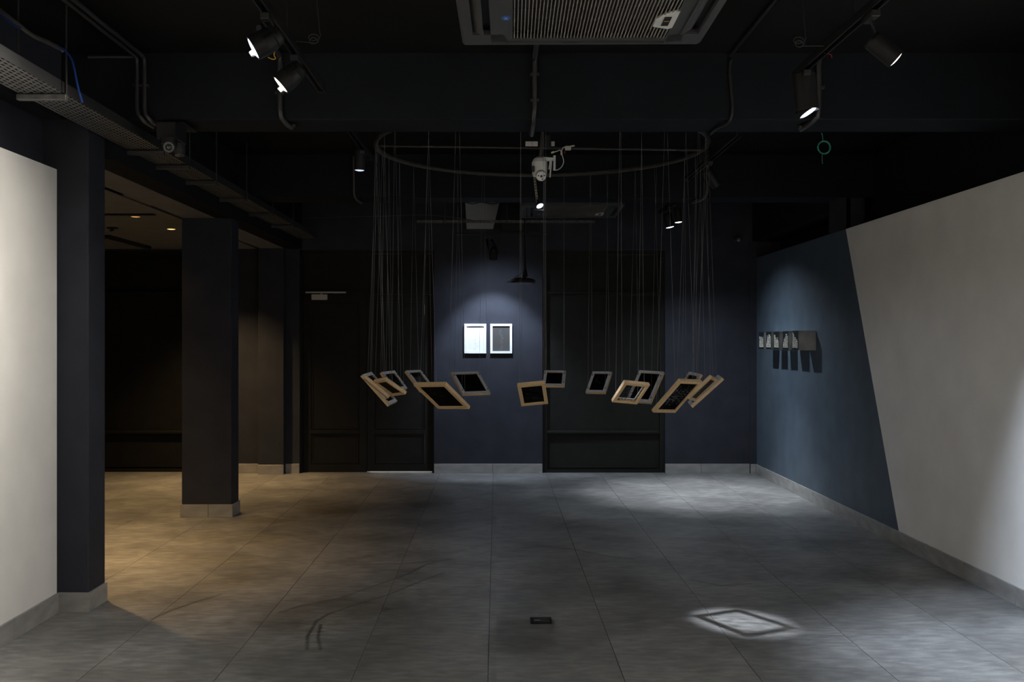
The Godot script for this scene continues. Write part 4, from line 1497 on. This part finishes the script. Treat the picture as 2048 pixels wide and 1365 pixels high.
func back_services() -> void:
	# slotted rail crossing the room above the prints
	var y := Y(443.5, 10.65)
	var t := thing("cable_rail", "thin slotted rail crossing below the pale board at the back", "cable tray", Vector3(0.05, y, -10.65))
	var mb := MB.new()
	var x0 := -0.9
	var x1 := 1.0
	mb.mm(Vector3(x0, 0.012, 0), Vector3(x1, 0.016, -0.12))
	mb.mm(Vector3(x0, 0.006, 0), Vector3(x1, 0.012, 0.002))
	mb.mm(Vector3(x0, -0.014, 0), Vector3(x1, -0.006, 0.002))
	for k in 62:
		var x := x0 + (x1 - x0) * k / 62.0
		mb.mm(Vector3(x, -0.006, 0), Vector3(x + 0.018, 0.006, 0.002))
	part("slotted_side", mb, M.galvanised, t)
	for x in [-0.6, 0.06, 0.8]:
		mb = MB.new()
		mb.tube([Vector3(x, -0.02, 0.008), Vector3(x, Y_CEIL - y + 0.003, 0.008)], 0.005, 6)
		part("hanger_rod", mb, M.dark_pipe, t)
	# pale board behind it
	mb = MB.new()
	var d := 11.02
	mb.prism([P(930.5, 404, d) - P(958, 430, d), P(999, 404, d) - P(958, 430, d), P(986, 457, d) - P(958, 430, d), P(933, 457, d) - P(958, 430, d)], Vector3(0, 0, -0.078))
	solo("pale_board", mb, paint(0.32, 0.34, 0.37, 0.7), "pale board on the back wall just under the ceiling", "board").position = P(958, 430, d)
	# black duct box beside it
	mb = MB.new()
	mb.mm(Vector3(-0.02, -0.13, 0), Vector3(0.22, 0.22, -0.3))
	solo("duct_box", mb, M.black_metal, "black duct box between the pale board and the distant air conditioner", "duct").position = Vector3(0.075, 2.795, -10.79)
	# cables sagging under the second beam and the ceiling
	pipe("sagging_cable", "thin dark cable sagging across the back bay", "cable", smooth([Vector3(-2.17, Y(437, 10.3), -10.3), P(690, 434, 10.3), P(760, 433, 10.3), P(840, 430.5, 10.3), P(890, 433, 10.3), P(935, 439, 10.3), P(944, 441, 10.62)], 6), 0.004, M.hoop)
	pipe("sagging_cable", "black cable drooping over the pale board", "cable", smooth([P(928, 404, 10.9), P(945, 408, 10.9), P(962, 405, 10.9), P(985, 408, 10.9), P(1000, 404, 10.9)], 6), 0.006, M.black_plastic)
	# rail the bullet spotlight hangs from
	mb = MB.new()
	mb.box(Vector3.ZERO, Vector3(0.95, 0.022, 0.034))
	for x in [-0.4, 0.4]:
		mb.tube([Vector3(x, 0, 0), Vector3(x, Y_CEIL - (EYE + 1.128) + 0.002, 0)], 0.004, 6)
	solo("lighting_rail", mb, M.black_metal, "short black rail above the prints holding the bullet spotlight", "lighting track").position = Vector3(0.05, EYE + 1.128, -10.42)
	# disc-shaped pendant
	d = 10.36
	var o := P(1046, 563, d)
	t = thing("pendant_fixture", "black disc-shaped pendant with looped cable beside the prints", "pendant", o)
	mb = MB.new()
	mb.lathe(Vector3(0, 0.035, 0), Vector3.DOWN, [[0.0, 0.0], [0.0, 0.07], [0.008, 0.095], [0.018, 0.122], [0.036, 0.128], [0.052, 0.124], [0.055, 0.112], [0.048, 0.0]], 32)
	part("disc", mb, M.black_metal, t)
	mb = MB.new()
	mb.lathe(Vector3(0, -0.013, 0), Vector3.DOWN, [[0.0, 0.1], [0.008, 0.099], [0.012, 0.08], [0.006, 0.0]], 32)
	part("diffuser", mb, paint(0.2, 0.2, 0.21, 0.5), t)
	mb = MB.new()
	for k in 7:
		var a := TAU * k / 7.0
		mb.cbox(Vector3(cos(a) * 0.062, 0.036, sin(a) * 0.062), Vector3(0.02, 0.012, 0.02), 0.003)
	part("fin", mb, M.steel, t)
	mb = MB.new()
	mb.lathe(Vector3(0.022, 0.03, 0), Vector3.UP, [[0.0, 0.028], [0.05, 0.024], [0.09, 0.015], [0.17, 0.009], [0.3, 0.006], [Y_CEIL - o.y - 0.028, 0.006]], 16)
	part("stem", mb, M.black_metal, t)
	mb = MB.new()
	mb.tube(smooth([Vector3(0.02, 0.16, 0.01), Vector3(0.0, 0.09, 0.02), Vector3(-0.06, 0.05, 0.03), Vector3(-0.135, 0.01, 0.03), Vector3(-0.168, -0.006, 0.03), Vector3(-0.12, -0.012, 0.03), Vector3(-0.07, 0.0, 0.06)]), 0.004, 6)
	part("cable", mb, M.black_plastic, t)


func small_things() -> void:
	# floor outlet
	var o := on_floor(1082, 1243)
	var t := thing("floor_outlet", "black rectangular outlet box set in the floor tiles", "floor outlet", o)
	var mb := MB.new()
	mb.cbox(Vector3(0, 0.003, 0), Vector3(0.112, 0.006, 0.112), 0.002)
	part("plate", mb, M.black_metal, t)
	mb = MB.new()
	mb.cbox(Vector3(0.004, 0.0065, -0.004), Vector3(0.08, 0.003, 0.062), 0.001)
	var lid := part("lid", mb, M.dark_pipe, t)
	mb = MB.new()
	mb.box(Vector3(-0.02, 0.0085, 0.012), Vector3(0.03, 0.002, 0.008))
	part("latch", mb, M.steel, lid)
	# small camera high in the back corner
	o = P(1478, 482, 11.0)
	t = thing("dome_camera", "tiny dome camera high in the corner by the blue wall", "camera", o)
	mb = MB.new()
	mb.cbox(Vector3(0, 0.03, -0.06), Vector3(0.05, 0.04, 0.08), 0.004)
	part("bracket", mb, M.dark_pipe, t)
	mb = MB.new()
	mb.lathe(Vector3(0, 0.02, -0.01), Vector3(0, -0.6, 1), [[-0.03, 0.025], [0.01, 0.03], [0.026, 0.02], [0.032, 0.0]], 18)
	part("dome", mb, paint(0.09, 0.09, 0.09, 0.15), t)
	# rail and small spot on the side bay ceiling
	mb = MB.new()
	mb.box(Vector3.ZERO, Vector3(0.06, 0.03, 1.15))
	solo("ceiling_rail", mb, M.black_metal, "black rail fixed to the side bay ceiling", "lighting track").position = Vector3(-3.75, Y_ALC - 0.014, -10.2)
	t = thing("ceiling_bracket", "small black swivel bracket on the side bay ceiling", "bracket", P(225, 455, 9.0))
	mb = MB.new()
	mb.cbox(Vector3(0, Y_ALC - t.position.y - 0.006, 0), Vector3(0.09, 0.014, 0.05), 0.002)
	part("plate", mb, M.black_metal, t)
	mb = MB.new()
	mb.tube([Vector3(0, Y_ALC - t.position.y - 0.01, 0), Vector3(0.01, -0.02, 0), Vector3(-0.02, -0.03, 0)], 0.012, 8)
	part("swivel", mb, M.black_metal, t)
	mb = MB.new()
	mb.box(Vector3.ZERO, Vector3(1.1, 0.012, 0.05))
	solo("slot_diffuser", mb, M.board, "dark slot air diffuser in the side bay ceiling", "diffuser").position = Vector3(-3.3, Y_ALC - 0.005, -8.05)
